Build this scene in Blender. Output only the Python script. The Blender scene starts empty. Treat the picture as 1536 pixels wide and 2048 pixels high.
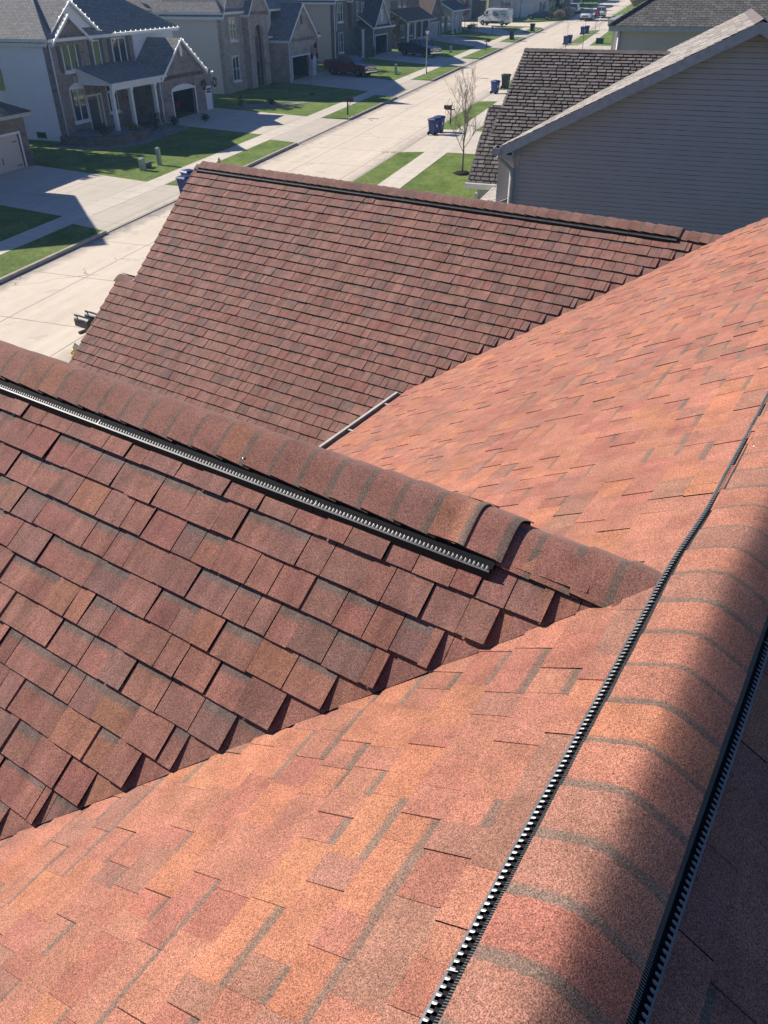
import bpy, bmesh, math, random
from mathutils import Vector, Matrix

# ------------------------------------------------------------------ camera
PITCH, ROLL, AZ = math.radians(34.7), math.radians(0.2), math.radians(32.8)
FPX, CX, CY = 1538.0, 768.0, 1024.0
def _basis():
    F = Vector((0, math.cos(PITCH), -math.sin(PITCH)))
    R = Vector((1, 0, 0))
    D = F.cross(R)
    c, s = math.cos(ROLL), math.sin(ROLL)
    R2 = c * R + s * D
    D2 = -s * R + c * D
    Z = Matrix.Rotation(AZ, 3, 'Z')
    return Z @ R2, Z @ D2, Z @ F
CR, CD, CF = _basis()
scene = bpy.context.scene
COL = scene.collection
cam_d = bpy.data.cameras.new('camera')
cam = bpy.data.objects.new('camera', cam_d)
COL.objects.link(cam)
cam_d.sensor_fit = 'VERTICAL'
cam_d.sensor_height = 24.0
cam_d.lens = 24.0 * FPX / 2048.0
cam_d.clip_start = 0.05
cam_d.clip_end = 3000
m = Matrix((CR, -CD, -CF)).transposed().to_4x4()
cam.matrix_world = m
scene.camera = cam

# ------------------------------------------------------------------ light
SUN_EL, SUN_AZ = math.radians(31), math.radians(4)     # light travels towards +X, a little +Y
to_sun = Vector((-math.cos(SUN_EL) * math.cos(SUN_AZ), -math.cos(SUN_EL) * math.sin(SUN_AZ), math.sin(SUN_EL)))
world = bpy.data.worlds.new('World')
scene.world = world
world.use_nodes = True
wn = world.node_tree.nodes
wl = world.node_tree.links
sky = wn.new('ShaderNodeTexSky')
sky.sky_type = 'NISHITA'
sky.sun_disc = False
sky.sun_elevation = SUN_EL
sky.sun_rotation = math.atan2(to_sun.x, to_sun.y)
sky.altitude = 150
sky.air_density = 1.0
sky.dust_density = 0.2
sky.ozone_density = 4.0
bg = [n for n in wn if n.type == 'BACKGROUND'][0]
wb = wn.new('ShaderNodeMix'); wb.data_type = 'RGBA'; wb.blend_type = 'MULTIPLY'; wb.inputs[0].default_value = 1.0
wb.inputs[7].default_value = (0.55, 0.64, 0.90, 1)        # white balance of the phone: cool open shade
wl.new(sky.outputs[0], wb.inputs[6]); wl.new(wb.outputs[2], bg.inputs[0])
bg.inputs[1].default_value = 0.068
sun_d = bpy.data.lights.new('sun', 'SUN')
sun_d.energy = 4.8
sun_d.angle = math.radians(0.5)
sun_d.color = (1.0, 0.92, 0.82)
sun = bpy.data.objects.new('sun', sun_d)
COL.objects.link(sun)
sun.rotation_euler = to_sun.to_track_quat('Z', 'Y').to_euler()
sun.location = (-60, 0, 60)
vs = scene.view_settings
vs.view_transform = 'Standard'
vs.look = 'None'
vs.gamma = 1.0
vs.exposure = 0.6
scene.cycles.max_bounces = 6
scene.cycles.use_denoising = True

# ------------------------------------------------------------------ frames
SL = 0.025                                   # the street climbs gently away from the house
AS = math.radians(-13.3)
U = Vector((math.sin(AS), math.cos(AS), 0))
W = Vector((-U.y, U.x, 0))
ROTU = math.atan2(U.y, U.x)
P0 = Vector((-30.8, 54.7, -9.5))
U0 = P0.dot(U)
def gz(u): return P0.z + SL * (u - U0)
def SP(u, w, h=0.0):
    p = U * u + W * w
    p.z = gz(u) + h
    return p
def SM(u, w, h=0.0, rot=0.0):
    """upright frame standing on the street plane: x along the street, y away to the left, z up"""
    return Matrix.Translation(SP(u, w, h)) @ Matrix.Rotation(ROTU + rot, 4, 'Z')
_x = (U + Vector((0, 0, SL))).normalized()
_z = _x.cross(W).normalized()
MS = Matrix((_x, W, _z)).transposed().to_4x4()
MS.translation = Vector((0, 0, gz(0)))

# ------------------------------------------------------------------ mesh builder
class MB:
    def __init__(self):
        self.v, self.f, self.mi, self.t, self.sm = [], [], [], [], []
    def poly(self, pts, mi=0, tint=(1, 1, 1), smooth=False):
        b = len(self.v)
        self.v += [tuple(p) for p in pts]
        self.f.append(tuple(range(b, b + len(pts))))
        self.mi.append(mi); self.t.append(tint); self.sm.append(smooth)
    def box(self, x0, x1, y0, y1, z0, z1, mi=0, tint=(1, 1, 1)):
        b = len(self.v)
        self.v += [(x0, y0, z0), (x1, y0, z0), (x1, y1, z0), (x0, y1, z0), (x0, y0, z1), (x1, y0, z1), (x1, y1, z1), (x0, y1, z1)]
        for q in ((0, 3, 2, 1), (4, 5, 6, 7), (0, 1, 5, 4), (1, 2, 6, 5), (2, 3, 7, 6), (3, 0, 4, 7)):
            self.f.append(tuple(b + i for i in q)); self.mi.append(mi); self.t.append(tint); self.sm.append(False)
    def grid(self, rows, mi=0, tints=None, smooth=True):
        b = len(self.v); n = len(rows[0])
        for r in rows: self.v += [tuple(p) for p in r]
        for i in range(len(rows) - 1):
            for k in range(n - 1):
                self.f.append((b + i * n + k, b + i * n + k + 1, b + (i + 1) * n + k + 1, b + (i + 1) * n + k))
                self.mi.append(mi); self.sm.append(smooth)
                if tints: self.t.append((tints[i], tints[i], tints[i + 1], tints[i + 1]))
                else: self.t.append((1, 1, 1))
    def hexa(self, bot, top, mi=0, tint=(1, 1, 1), smooth=False):
        """bot and top: rings of the same length (counter-clockwise from above)"""
        n = len(bot); b = len(self.v)
        self.v += [tuple(p) for p in bot] + [tuple(p) for p in top]
        self.f.append(tuple(b + i for i in reversed(range(n)))); self.f.append(tuple(b + n + i for i in range(n)))
        self.mi += [mi, mi]; self.t += [tint, tint]; self.sm += [False, False]
        for i in range(n):
            j = (i + 1) % n
            self.f.append((b + i, b + j, b + n + j, b + n + i)); self.mi.append(mi); self.t.append(tint); self.sm.append(smooth)
    def prism(self, pts, axis, a0, a1, mi=0, tint=(1, 1, 1)):
        """polygon in the plane across `axis`, extruded a0..a1.  axis 'y': pts are (x,z); 'x': (y,z); 'z': (x,y)"""
        def P(p, a):
            return {'y': (p[0], a, p[1]), 'x': (a, p[0], p[1]), 'z': (p[0], p[1], a)}[axis]
        n = len(pts); b = len(self.v)
        self.v += [P(p, a0) for p in pts] + [P(p, a1) for p in pts]
        self.f.append(tuple(b + i for i in range(n))); self.f.append(tuple(b + n + i for i in reversed(range(n))))
        self.mi += [mi, mi]; self.t += [tint, tint]; self.sm += [False, False]
        for i in range(n):
            j = (i + 1) % n
            self.f.append((b + j, b + i, b + n + i, b + n + j)); self.mi.append(mi); self.t.append(tint); self.sm.append(False)
    def tube(self, pts, rs, n=6, mi=0, tint=(1, 1, 1), cap=True):
        pts = [Vector(p) for p in pts]
        if not hasattr(rs, '__len__'): rs = [rs] * len(pts)
        b = len(self.v); up = Vector((0.31, 0.17, 0.93)).normalized()
        for i, p in enumerate(pts):
            d = (pts[min(i + 1, len(pts) - 1)] - pts[max(i - 1, 0)]).normalized()
            a = d.cross(up)
            if a.length < 1e-3: a = d.cross(Vector((1, 0, 0)))
            a.normalize(); c = d.cross(a)
            for k in range(n):
                t = 2 * math.pi * k / n
                self.v.append(tuple(p + (a * math.cos(t) + c * math.sin(t)) * rs[i]))
        for i in range(len(pts) - 1):
            for k in range(n):
                l = (k + 1) % n
                self.f.append((b + i * n + k, b + i * n + l, b + (i + 1) * n + l, b + (i + 1) * n + k))
                self.mi.append(mi); self.t.append(tint); self.sm.append(True)
        if cap:
            self.f.append(tuple(b + k for k in reversed(range(n)))); self.f.append(tuple(b + (len(pts) - 1) * n + k for k in range(n)))
            self.mi += [mi, mi]; self.t += [tint, tint]; self.sm += [False, False]
    def lathe(self, prof, c, axis='z', n=16, mi=0, smooth=True):
        """prof: (r, a) pairs along the axis"""
        b = len(self.v); c = Vector(c)
        for r, a in prof:
            for k in range(n):
                t = 2 * math.pi * k / n
                p = {'z': (r * math.cos(t), r * math.sin(t), a), 'y': (r * math.cos(t), a, r * math.sin(t)), 'x': (a, r * math.cos(t), r * math.sin(t))}[axis]
                self.v.append(tuple(c + Vector(p)))
        for i in range(len(prof) - 1):
            for k in range(n):
                l = (k + 1) % n
                self.f.append((b + i * n + k, b + i * n + l, b + (i + 1) * n + l, b + (i + 1) * n + k))
                self.mi.append(mi); self.t.append((1, 1, 1)); self.sm.append(smooth)
        self.f.append(tuple(b + k for k in range(n))); self.f.append(tuple(b + (len(prof) - 1) * n + k for k in range(n)))
        self.mi += [mi, mi]; self.t += [(1, 1, 1)] * 2; self.sm += [False, False]
    def blob(self, c, r, rng, n=80, leaf=0.08, mi=0, sq=(1, 1, 1)):
        """leafy clump: many small faces spread through an ellipsoid"""
        c = Vector(c)
        for _ in range(n):
            d = Vector((rng.gauss(0, 1), rng.gauss(0, 1), rng.gauss(0, 1))).normalized() * (rng.random() ** 0.4)
            p = c + Vector((d.x * r * sq[0], d.y * r * sq[1], d.z * r * sq[2]))
            a = Vector((rng.gauss(0, 1), rng.gauss(0, 1), rng.gauss(0, 1))).normalized()
            e = a.cross(Vector((rng.gauss(0, 1), rng.gauss(0, 1), rng.gauss(0, 1)))).normalized()
            l = leaf * rng.uniform(0.6, 1.3); k = rng.uniform(0.7, 1.3)
            self.poly([p - a * l, p + e * l * 0.6, p + a * l, p - e * l * 0.6], mi, (k, k, k))
    def build(self, name, mats, parent=None, M=None, fixn=False):
        me = bpy.data.meshes.new(name)
        me.from_pydata(self.v, [], self.f)
        if not isinstance(mats, (list, tuple)): mats = [mats]
        for q in mats: me.materials.append(q)
        me.polygons.foreach_set('material_index', self.mi)
        me.polygons.foreach_set('use_smooth', self.sm)
        at = me.attributes.new('tint', 'FLOAT_COLOR', 'CORNER')
        fl = []
        for t, f in zip(self.t, self.f):
            if hasattr(t[0], '__len__'):
                for q in t: fl += [q[0], q[1], q[2], 1.0]
            else: fl += [t[0], t[1], t[2], 1.0] * len(f)
        at.data.foreach_set('color', fl)
        uv = me.uv_layers.new(name='UVMap')
        me.update()
        if fixn:
            bm = bmesh.new(); bm.from_mesh(me)
            bmesh.ops.recalc_face_normals(bm, faces=bm.faces)
            bm.to_mesh(me); bm.free()
            uv = me.uv_layers[0]
        co = []
        vs_ = me.vertices
        for p in me.polygons:
            n = p.normal
            if abs(n.z) > 0.98: tx, ty = Vector((1, 0, 0)), Vector((0, 1, 0))
            else:
                tx = Vector((-n.y, n.x, 0)).normalized(); ty = n.cross(tx)
            for vi in p.vertices:
                q = vs_[vi].co
                co += [q.dot(tx), q.dot(ty)]
        uv.data.foreach_set('uv', co)
        o = bpy.data.objects.new(name, me)
        COL.objects.link(o)
        if parent is not None: o.parent = parent
        elif M is not None: o.matrix_world = M
        return o
    def shift(self, d):
        d = Vector(d)
        self.v = [tuple(Vector(p) + d) for p in self.v]
        return self

def tag(o, label, cat, group=None):
    o['label'] = label; o['category'] = cat
    if group: o['group'] = group
    return o
def thing(name, label, cat, M, group=None):
    o = bpy.data.objects.new(name, None)
    o.empty_display_size = 0.3
    COL.objects.link(o)
    o.matrix_world = M
    return tag(o, label, cat, group)
def struct(name, mb, mat, M=None):
    o = mb.build(name, mat, None, M)
    o['kind'] = 'structure'
    return o
def copy_tree(o, M, label, group=None):
    c = o.copy(); COL.objects.link(c); c.matrix_world = M; c['label'] = label
    if group: c['group'] = group
    for ch in list(o.children):
        d = ch.copy(); COL.objects.link(d); d.parent = c
        for g2 in list(ch.children):
            e = g2.copy(); COL.objects.link(e); e.parent = d
    return c

# ------------------------------------------------------------------ materials
def newmat(name):
    mt = bpy.data.materials.new(name); mt.use_nodes = True
    nt = mt.node_tree
    b = nt.nodes['Principled BSDF']
    return mt, nt, b
def plain(name, col, rough=0.6, spec=0.3, metal=0.0, var=0.12, scale=8.0, bump=0.0, bscale=60.0):
    """a colour with a little uneven dirt"""
    mt, nt, b = newmat(name)
    n = nt.nodes; l = nt.links
    tc = n.new('ShaderNodeTexCoord')
    nz = n.new('ShaderNodeTexNoise'); nz.inputs['Scale'].default_value = scale; nz.inputs['Detail'].default_value = 4
    l.new(tc.outputs['Object'], nz.inputs['Vector'])
    mr = n.new('ShaderNodeMapRange'); mr.inputs[1].default_value = 0.3; mr.inputs[2].default_value = 0.7
    mr.inputs[3].default_value = 1 - var; mr.inputs[4].default_value = 1 + var
    l.new(nz.outputs['Fac'], mr.inputs[0])
    mx = n.new('ShaderNodeMix'); mx.data_type = 'RGBA'; mx.blend_type = 'MULTIPLY'; mx.inputs[0].default_value = 1
    mx.inputs[6].default_value = (*col, 1)
    l.new(mr.outputs[0], mx.inputs[7])
    l.new(mx.outputs[2], b.inputs['Base Color'])
    b.inputs['Roughness'].default_value = rough
    b.inputs['Specular IOR Level'].default_value = spec
    b.inputs['Metallic'].default_value = metal
    if bump:
        nb = n.new('ShaderNodeTexNoise'); nb.inputs['Scale'].default_value = bscale
        l.new(tc.outputs['Object'], nb.inputs['Vector'])
        bp = n.new('ShaderNodeBump'); bp.inputs['Strength'].default_value = bump; bp.inputs['Distance'].default_value = 0.01
        l.new(nb.outputs['Fac'], bp.inputs['Height']); l.new(bp.outputs[0], b.inputs['Normal'])
    return mt
def mathn(nt, op, a, bb=None, c=None):
    q = nt.nodes.new('ShaderNodeMath'); q.operation = op
    for i, x in enumerate((a, bb, c)):
        if x is None: continue
        if isinstance(x, (int, float)): q.inputs[i].default_value = x
        else: nt.links.new(x, q.inputs[i])
    return q.outputs[0]
def ramp(nt, src, stops):
    r = nt.nodes.new('ShaderNodeValToRGB')
    e = r.color_ramp.elements
    while len(e) < len(stops): e.new(0.5)
    for i, (p, c) in enumerate(stops):
        e[i].position = p; e[i].color = (*c, 1)
    nt.links.new(src, r.inputs[0])
    return r.outputs[0]
def mixc(nt, fac, a, b, mode='MIX'):
    q = nt.nodes.new('ShaderNodeMix'); q.data_type = 'RGBA'; q.blend_type = mode
    for s, x in ((0, fac), (6, a), (7, b)):
        if isinstance(x, (int, float)): q.inputs[s].default_value = x
        elif isinstance(x, tuple): q.inputs[s].default_value = (*x, 1)
        else: nt.links.new(x, q.inputs[s])
    return q.outputs[2]
def noise(nt, vec, scale, detail=3, rough=0.5, out='Fac'):
    q = nt.nodes.new('ShaderNodeTexNoise')
    q.inputs['Scale'].default_value = scale; q.inputs['Detail'].default_value = detail; q.inputs['Roughness'].default_value = rough
    nt.links.new(vec, q.inputs['Vector'])
    return q.outputs[out]

def shingle_mat(name, ripple=0.0, granule=420.0, gc=0.55, stretch=(1, 1, 1)):
    """mineral granules over the tint of each tab"""
    mt, nt, b = newmat(name); n = nt.nodes; l = nt.links
    at = n.new('ShaderNodeAttribute'); at.attribute_name = 'tint'
    geo = n.new('ShaderNodeTexCoord')
    P = geo.outputs['Object']
    g1 = noise(nt, P, granule, 2, 0.7)
    g2 = noise(nt, P, granule * 0.37, 3, 0.6)
    g3 = noise(nt, P, 9.0, 4, 0.6)
    f1 = n.new('ShaderNodeMapRange'); f1.inputs[1].default_value = 0.32; f1.inputs[2].default_value = 0.68
    f1.inputs[3].default_value = 1 - gc; f1.inputs[4].default_value = 1 + gc; l.new(g1, f1.inputs[0])
    f2 = n.new('ShaderNodeMapRange'); f2.inputs[1].default_value = 0.3; f2.inputs[2].default_value = 0.7
    f2.inputs[3].default_value = 0.78; f2.inputs[4].default_value = 1.22; l.new(g2, f2.inputs[0])
    f3 = n.new('ShaderNodeMapRange'); f3.inputs[1].default_value = 0.3; f3.inputs[2].default_value = 0.7
    f3.inputs[3].default_value = 0.78; f3.inputs[4].default_value = 1.16; l.new(g3, f3.inputs[0])
    g5 = noise(nt, P, 1.1, 5, 0.65)
    f5 = n.new('ShaderNodeMapRange'); f5.inputs[1].default_value = 0.3; f5.inputs[2].default_value = 0.7; f5.inputs[3].default_value = 0.86; f5.inputs[4].default_value = 1.1; l.new(g5, f5.inputs[0])
    k = mathn(nt, 'MULTIPLY', mathn(nt, 'MULTIPLY', mathn(nt, 'MULTIPLY', f1.outputs[0], f2.outputs[0]), f3.outputs[0]), f5.outputs[0])
    c = mixc(nt, 1.0, at.outputs['Color'], k, 'MULTIPLY')
    # scattered grey and pale granules
    g4 = noise(nt, P, granule * 0.8, 1, 0.5, 'Color')
    sep = n.new('ShaderNodeSeparateColor'); l.new(g4, sep.inputs[0])
    pale = mathn(nt, 'GREATER_THAN', sep.outputs[0], 0.635)
    dark = mathn(nt, 'GREATER_THAN', sep.outputs[1], 0.62)
    c = mixc(nt, mathn(nt, 'MULTIPLY', pale, 0.45), c, (0.42, 0.27, 0.2))
    c = mixc(nt, mathn(nt, 'MULTIPLY', dark, 0.55), c, (0.045, 0.03, 0.028))
    l.new(c, b.inputs['Base Color'])
    b.inputs['Roughness'].default_value = 0.92
    b.inputs['Sheen Weight'].default_value = 0.12; b.inputs['Sheen Roughness'].default_value = 0.5; b.inputs['Sheen Tint'].default_value = (1, .85, .78, 1)
    b.inputs['Specular IOR Level'].default_value = 0.25
    bp = n.new('ShaderNodeBump'); bp.inputs['Strength'].default_value = 0.55; bp.inputs['Distance'].default_value = 0.0022
    l.new(g1, bp.inputs['Height'])
    if ripple:
        mp = n.new('ShaderNodeMapping'); mp.inputs['Scale'].default_value = stretch; l.new(P, mp.inputs[0])
        r1 = noise(nt, mp.outputs[0], 1.0, 2.5, 0.55)
        b2 = n.new('ShaderNodeBump'); b2.inputs['Strength'].default_value = ripple; b2.inputs['Distance'].default_value = 0.03
        l.new(r1, b2.inputs['Height']); l.new(b2.outputs[0], bp.inputs['Normal'])
    l.new(bp.outputs[0], b.inputs['Normal'])
    return mt

def roofing_mat(name, c1, c2, mortar=(0.03, 0.03, 0.032)):
    """asphalt shingles of the far houses, laid in courses along each slope"""
    mt, nt, b = newmat(name); n = nt.nodes; l = nt.links
    uv = n.new('ShaderNodeUVMap'); uv.uv_map = 'UVMap'
    br = n.new('ShaderNodeTexBrick'); l.new(uv.outputs[0], br.inputs['Vector'])
    br.inputs['Color1'].default_value = (*c1, 1); br.inputs['Color2'].default_value = (*c2, 1); br.inputs['Mortar'].default_value = (*mortar, 1)
    br.inputs['Scale'].default_value = 1.0; br.inputs['Brick Width'].default_value = 0.27; br.inputs['Row Height'].default_value = 0.145
    br.inputs['Mortar Size'].default_value = 0.011; br.inputs['Mortar Smooth'].default_value = 0.3
    br.offset = 0.37; br.offset_frequency = 2
    nz = noise(nt, uv.outputs[0], 3.0, 4)
    nz2 = noise(nt, uv.outputs[0], 60.0, 2)
    k = mathn(nt, 'ADD', mathn(nt, 'MULTIPLY', nz, 0.5), mathn(nt, 'ADD', mathn(nt, 'MULTIPLY', nz2, 0.5), 0.5))
    l.new(mixc(nt, 1.0, br.outputs['Color'], k, 'MULTIPLY'), b.inputs['Base Color'])
    b.inputs['Roughness'].default_value = 0.95; b.inputs['Specular IOR Level'].default_value = 0.2
    bp = n.new('ShaderNodeBump'); bp.inputs['Strength'].default_value = 0.6; bp.inputs['Distance'].default_value = 0.01; bp.invert = True
    l.new(br.outputs['Fac'], bp.inputs['Height']); l.new(bp.outputs[0], b.inputs['Normal'])
    return mt
def brick_mat(name, c1, c2, mortar, row=0.075, wid=0.22):
    mt, nt, b = newmat(name); n = nt.nodes; l = nt.links
    uv = n.new('ShaderNodeUVMap'); uv.uv_map = 'UVMap'
    br = n.new('ShaderNodeTexBrick'); l.new(uv.outputs[0], br.inputs['Vector'])
    br.inputs['Color1'].default_value = (*c1, 1); br.inputs['Color2'].default_value = (*c2, 1); br.inputs['Mortar'].default_value = (*mortar, 1)
    br.inputs['Scale'].default_value = 1.0; br.inputs['Brick Width'].default_value = wid; br.inputs['Row Height'].default_value = row
    br.inputs['Mortar Size'].default_value = 0.012
    nz = noise(nt, uv.outputs[0], 1.3, 5)
    k = mathn(nt, 'ADD', mathn(nt, 'MULTIPLY', nz, 0.9), 0.55)
    c = mixc(nt, 1.0, br.outputs['Color'], k, 'MULTIPLY')
    # a few much darker or paler bricks
    nz2 = noise(nt, uv.outputs[0], 4.2, 1)
    c = mixc(nt, mathn(nt, 'MULTIPLY', mathn(nt, 'GREATER_THAN', nz2, 0.6), 0.45), c, (c1[0] * 0.4, c1[1] * 0.4, c1[2] * 0.45))
    l.new(c, b.inputs['Base Color'])
    b.inputs['Roughness'].default_value = 0.9; b.inputs['Specular IOR Level'].default_value = 0.2
    bp = n.new('ShaderNodeBump'); bp.inputs['Strength'].default_value = 0.4; bp.inputs['Distance'].default_value = 0.01; bp.invert = True
    l.new(br.outputs['Fac'], bp.inputs['Height']); l.new(bp.outputs[0], b.inputs['Normal'])
    return mt
def siding_mat(name, col, lap=0.105):
    mt, nt, b = newmat(name); n = nt.nodes; l = nt.links
    uv = n.new('ShaderNodeUVMap'); uv.uv_map = 'UVMap'
    sp = n.new('ShaderNodeSeparateXYZ'); l.new(uv.outputs[0], sp.inputs[0])
    fr = mathn(nt, 'FRACT', mathn(nt, 'MULTIPLY', sp.outputs[1], 1 / lap))
    ln = mathn(nt, 'LESS_THAN', fr, 0.12)
    nz = noise(nt, uv.outputs[0], 0.8, 4)
    k = mathn(nt, 'ADD', mathn(nt, 'MULTIPLY', nz, 0.16), 0.92)
    c = mixc(nt, 1.0, col, k, 'MULTIPLY')
    c = mixc(nt, mathn(nt, 'MULTIPLY', ln, 0.25), c, tuple(x * 0.5 for x in col))
    l.new(c, b.inputs['Base Color'])
    b.inputs['Roughness'].default_value = 0.55; b.inputs['Specular IOR Level'].default_value = 0.3
    bp = n.new('ShaderNodeBump'); bp.inputs['Strength'].default_value = 0.5; bp.inputs['Distance'].default_value = 0.012; bp.invert = True
    l.new(fr, bp.inputs['Height']); l.new(bp.outputs[0], b.inputs['Normal'])
    return mt
def concrete_mat(name, col, ju, jw, offu=0.0, offw=0.0, jwid=0.05, crack=True, jc=0.75, dirt=None):
    """slabs with joints every ju along the street and jw across it, stains, wheel polish and hairline cracks"""
    mt, nt, b = newmat(name); n = nt.nodes; l = nt.links
    tc = n.new('ShaderNodeTexCoord'); P = tc.outputs['Object']
    sp = n.new('ShaderNodeSeparateXYZ'); l.new(P, sp.inputs[0])
    wob = mathn(nt, 'MULTIPLY', mathn(nt, 'SUBTRACT', noise(nt, P, 1.7, 3), 0.5), 0.09)
    def joint(s, per, off):
        x = mathn(nt, 'ADD', mathn(nt, 'ADD', s, off), wob)
        f = mathn(nt, 'FRACT', mathn(nt, 'MULTIPLY', x, 1 / per))
        d = mathn(nt, 'MULTIPLY', mathn(nt, 'ABSOLUTE', mathn(nt, 'SUBTRACT', f, 0.5)), per)
        return mathn(nt, 'GREATER_THAN', d, per / 2 - jwid / 2)
    j = joint(sp.outputs[0], ju, offu)
    if jw: j = mathn(nt, 'MAXIMUM', j, joint(sp.outputs[1], jw, offw))
    big = noise(nt, P, 0.22, 5, 0.6)
    mid = noise(nt, P, 1.6, 5, 0.65)
    mp = n.new('ShaderNodeMapping'); mp.inputs['Scale'].default_value = (0.12, 1.6, 1); l.new(P, mp.inputs[0])
    strk = noise(nt, mp.outputs[0], 1.0, 4, 0.6)
    k = mathn(nt, 'ADD', mathn(nt, 'MULTIPLY', big, 0.22), mathn(nt, 'ADD', mathn(nt, 'MULTIPLY', mid, 0.22), mathn(nt, 'ADD', mathn(nt, 'MULTIPLY', strk, 0.34), 0.61)))
    fine = noise(nt, P, 70, 2)
    k = mathn(nt, 'MULTIPLY', k, mathn(nt, 'ADD', mathn(nt, 'MULTIPLY', fine, 0.16), 0.92))
    c = mixc(nt, 1.0, col, k, 'MULTIPLY')
    if crack:
        vo = n.new('ShaderNodeTexVoronoi'); vo.feature = 'DISTANCE_TO_EDGE'; vo.inputs['Scale'].default_value = 0.11
        wv = n.new('ShaderNodeVectorMath'); wv.operation = 'ADD'
        nv = n.new('ShaderNodeTexNoise'); nv.inputs['Scale'].default_value = 0.7; nv.inputs['Detail'].default_value = 5; l.new(P, nv.inputs['Vector'])
        sc = n.new('ShaderNodeVectorMath'); sc.operation = 'SCALE'; sc.inputs['Scale'].default_value = 2.2; l.new(nv.outputs['Color'], sc.inputs[0])
        l.new(P, wv.inputs[0]); l.new(sc.outputs[0], wv.inputs[1]); l.new(wv.outputs[0], vo.inputs['Vector'])
        cr = mathn(nt, 'MULTIPLY', mathn(nt, 'LESS_THAN', vo.outputs['Distance'], 0.0026), mathn(nt, 'GREATER_THAN', big, 0.52))
        c = mixc(nt, mathn(nt, 'MULTIPLY', cr, 0.6), c, (0.1, 0.09, 0.08))
    c = mixc(nt, mathn(nt, 'MULTIPLY', j, jc), c, (col[0] * 0.3, col[1] * 0.3, col[2] * 0.3))
    stn = mathn(nt, 'MULTIPLY', mathn(nt, 'GREATER_THAN', noise(nt, P, 0.75, 4, 0.55), 0.66), 0.22)
    c = mixc(nt, stn, c, (col[0] * .45, col[1] * .45, col[2] * .45))
    if dirt:
        for edge, sg in dirt:
            dd = mathn(nt, 'ABSOLUTE', mathn(nt, 'SUBTRACT', sp.outputs[1], edge))
            dd = mathn(nt, 'ADD', dd, mathn(nt, 'MULTIPLY', mathn(nt, 'SUBTRACT', mid, 0.5), 1.1))
            q = n.new('ShaderNodeMapRange'); q.inputs[1].default_value = 0.1; q.inputs[2].default_value = 0.95; q.inputs[3].default_value = sg; q.inputs[4].default_value = 0
            l.new(dd, q.inputs[0])
            c = mixc(nt, q.outputs[0], c, (0.19, 0.175, 0.165))
    l.new(c, b.inputs['Base Color'])
    b.inputs['Roughness'].default_value = 0.9; b.inputs['Specular IOR Level'].default_value = 0.2
    bp = n.new('ShaderNodeBump'); bp.inputs['Strength'].default_value = 0.25; bp.inputs['Distance'].default_value = 0.01
    l.new(mid, bp.inputs['Height']); l.new(bp.outputs[0], b.inputs['Normal'])
    return mt
def grass_mat(name):
    mt, nt, b = newmat(name); n = nt.nodes; l = nt.links
    tc = n.new('ShaderNodeTexCoord'); P = tc.outputs['Object']
    a = noise(nt, P, 0.5, 5, 0.65); c = noise(nt, P, 5.0, 5, 0.7); d = noise(nt, P, 40, 3, 0.7)
    mp = n.new('ShaderNodeMapping'); mp.inputs['Scale'].default_value = (0.25, 3.0, 1); mp.inputs['Rotation'].default_value = (0, 0, 0.5); l.new(P, mp.inputs[0])
    s = noise(nt, mp.outputs[0], 1.2, 3, 0.6)
    f = mathn(nt, 'ADD', mathn(nt, 'MULTIPLY', a, 0.42), mathn(nt, 'ADD', mathn(nt, 'MULTIPLY', c, 0.42), mathn(nt, 'ADD', mathn(nt, 'MULTIPLY', d, 0.36), mathn(nt, 'MULTIPLY', s, 0.04))))
    col = ramp(nt, f, [(0.44, (0.065, 0.12, 0.022)), (0.6, (0.17, 0.255, 0.055)), (0.76, (0.34, 0.39, 0.13))])
    l.new(col, b.inputs['Base Color'])
    b.inputs['Roughness'].default_value = 0.9; b.inputs['Specular IOR Level'].default_value = 0.15
    bp = n.new('ShaderNodeBump'); bp.inputs['Strength'].default_value = 0.9; bp.inputs['Distance'].default_value = 0.05
    l.new(d, bp.inputs['Height'])
    b2 = n.new('ShaderNodeBump'); b2.inputs['Strength'].default_value = 0.5; b2.inputs['Distance'].default_value = 0.15
    l.new(c, b2.inputs['Height']); l.new(b2.outputs[0], bp.inputs['Normal'])
    l.new(bp.outputs[0], b.inputs['Normal'])
    return mt
def leaf_mat(name, c1, c2):
    mt, nt, b = newmat(name); n = nt.nodes; l = nt.links
    at = n.new('ShaderNodeAttribute'); at.attribute_name = 'tint'
    tc = n.new('ShaderNodeTexCoord')
    f = noise(nt, tc.outputs['Object'], 2.5, 3)
    c = mixc(nt, 1.0, mixc(nt, f, c1, c2), at.outputs['Color'], 'MULTIPLY')
    l.new(c, b.inputs['Base Color']); b.inputs['Roughness'].default_value = 0.7; b.inputs['Specular IOR Level'].default_value = 0.2
    return mt
def glass_mat(name, col=(0.02, 0.025, 0.03)):
    mt, nt, b = newmat(name)
    n = nt.nodes; l = nt.links
    tc = n.new('ShaderNodeTexCoord')
    f = noise(nt, tc.outputs['Object'], 1.4, 3)
    l.new(mixc(nt, f, col, tuple(min(1, x * 2.6) for x in col)), b.inputs['Base Color'])
    b.inputs['Roughness'].default_value = 0.05; b.inputs['Specular IOR Level'].default_value = 1.0; b.inputs['Coat Weight'].default_value = 1.0; b.inputs['Coat Roughness'].default_value = 0.03
    return mt

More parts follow.
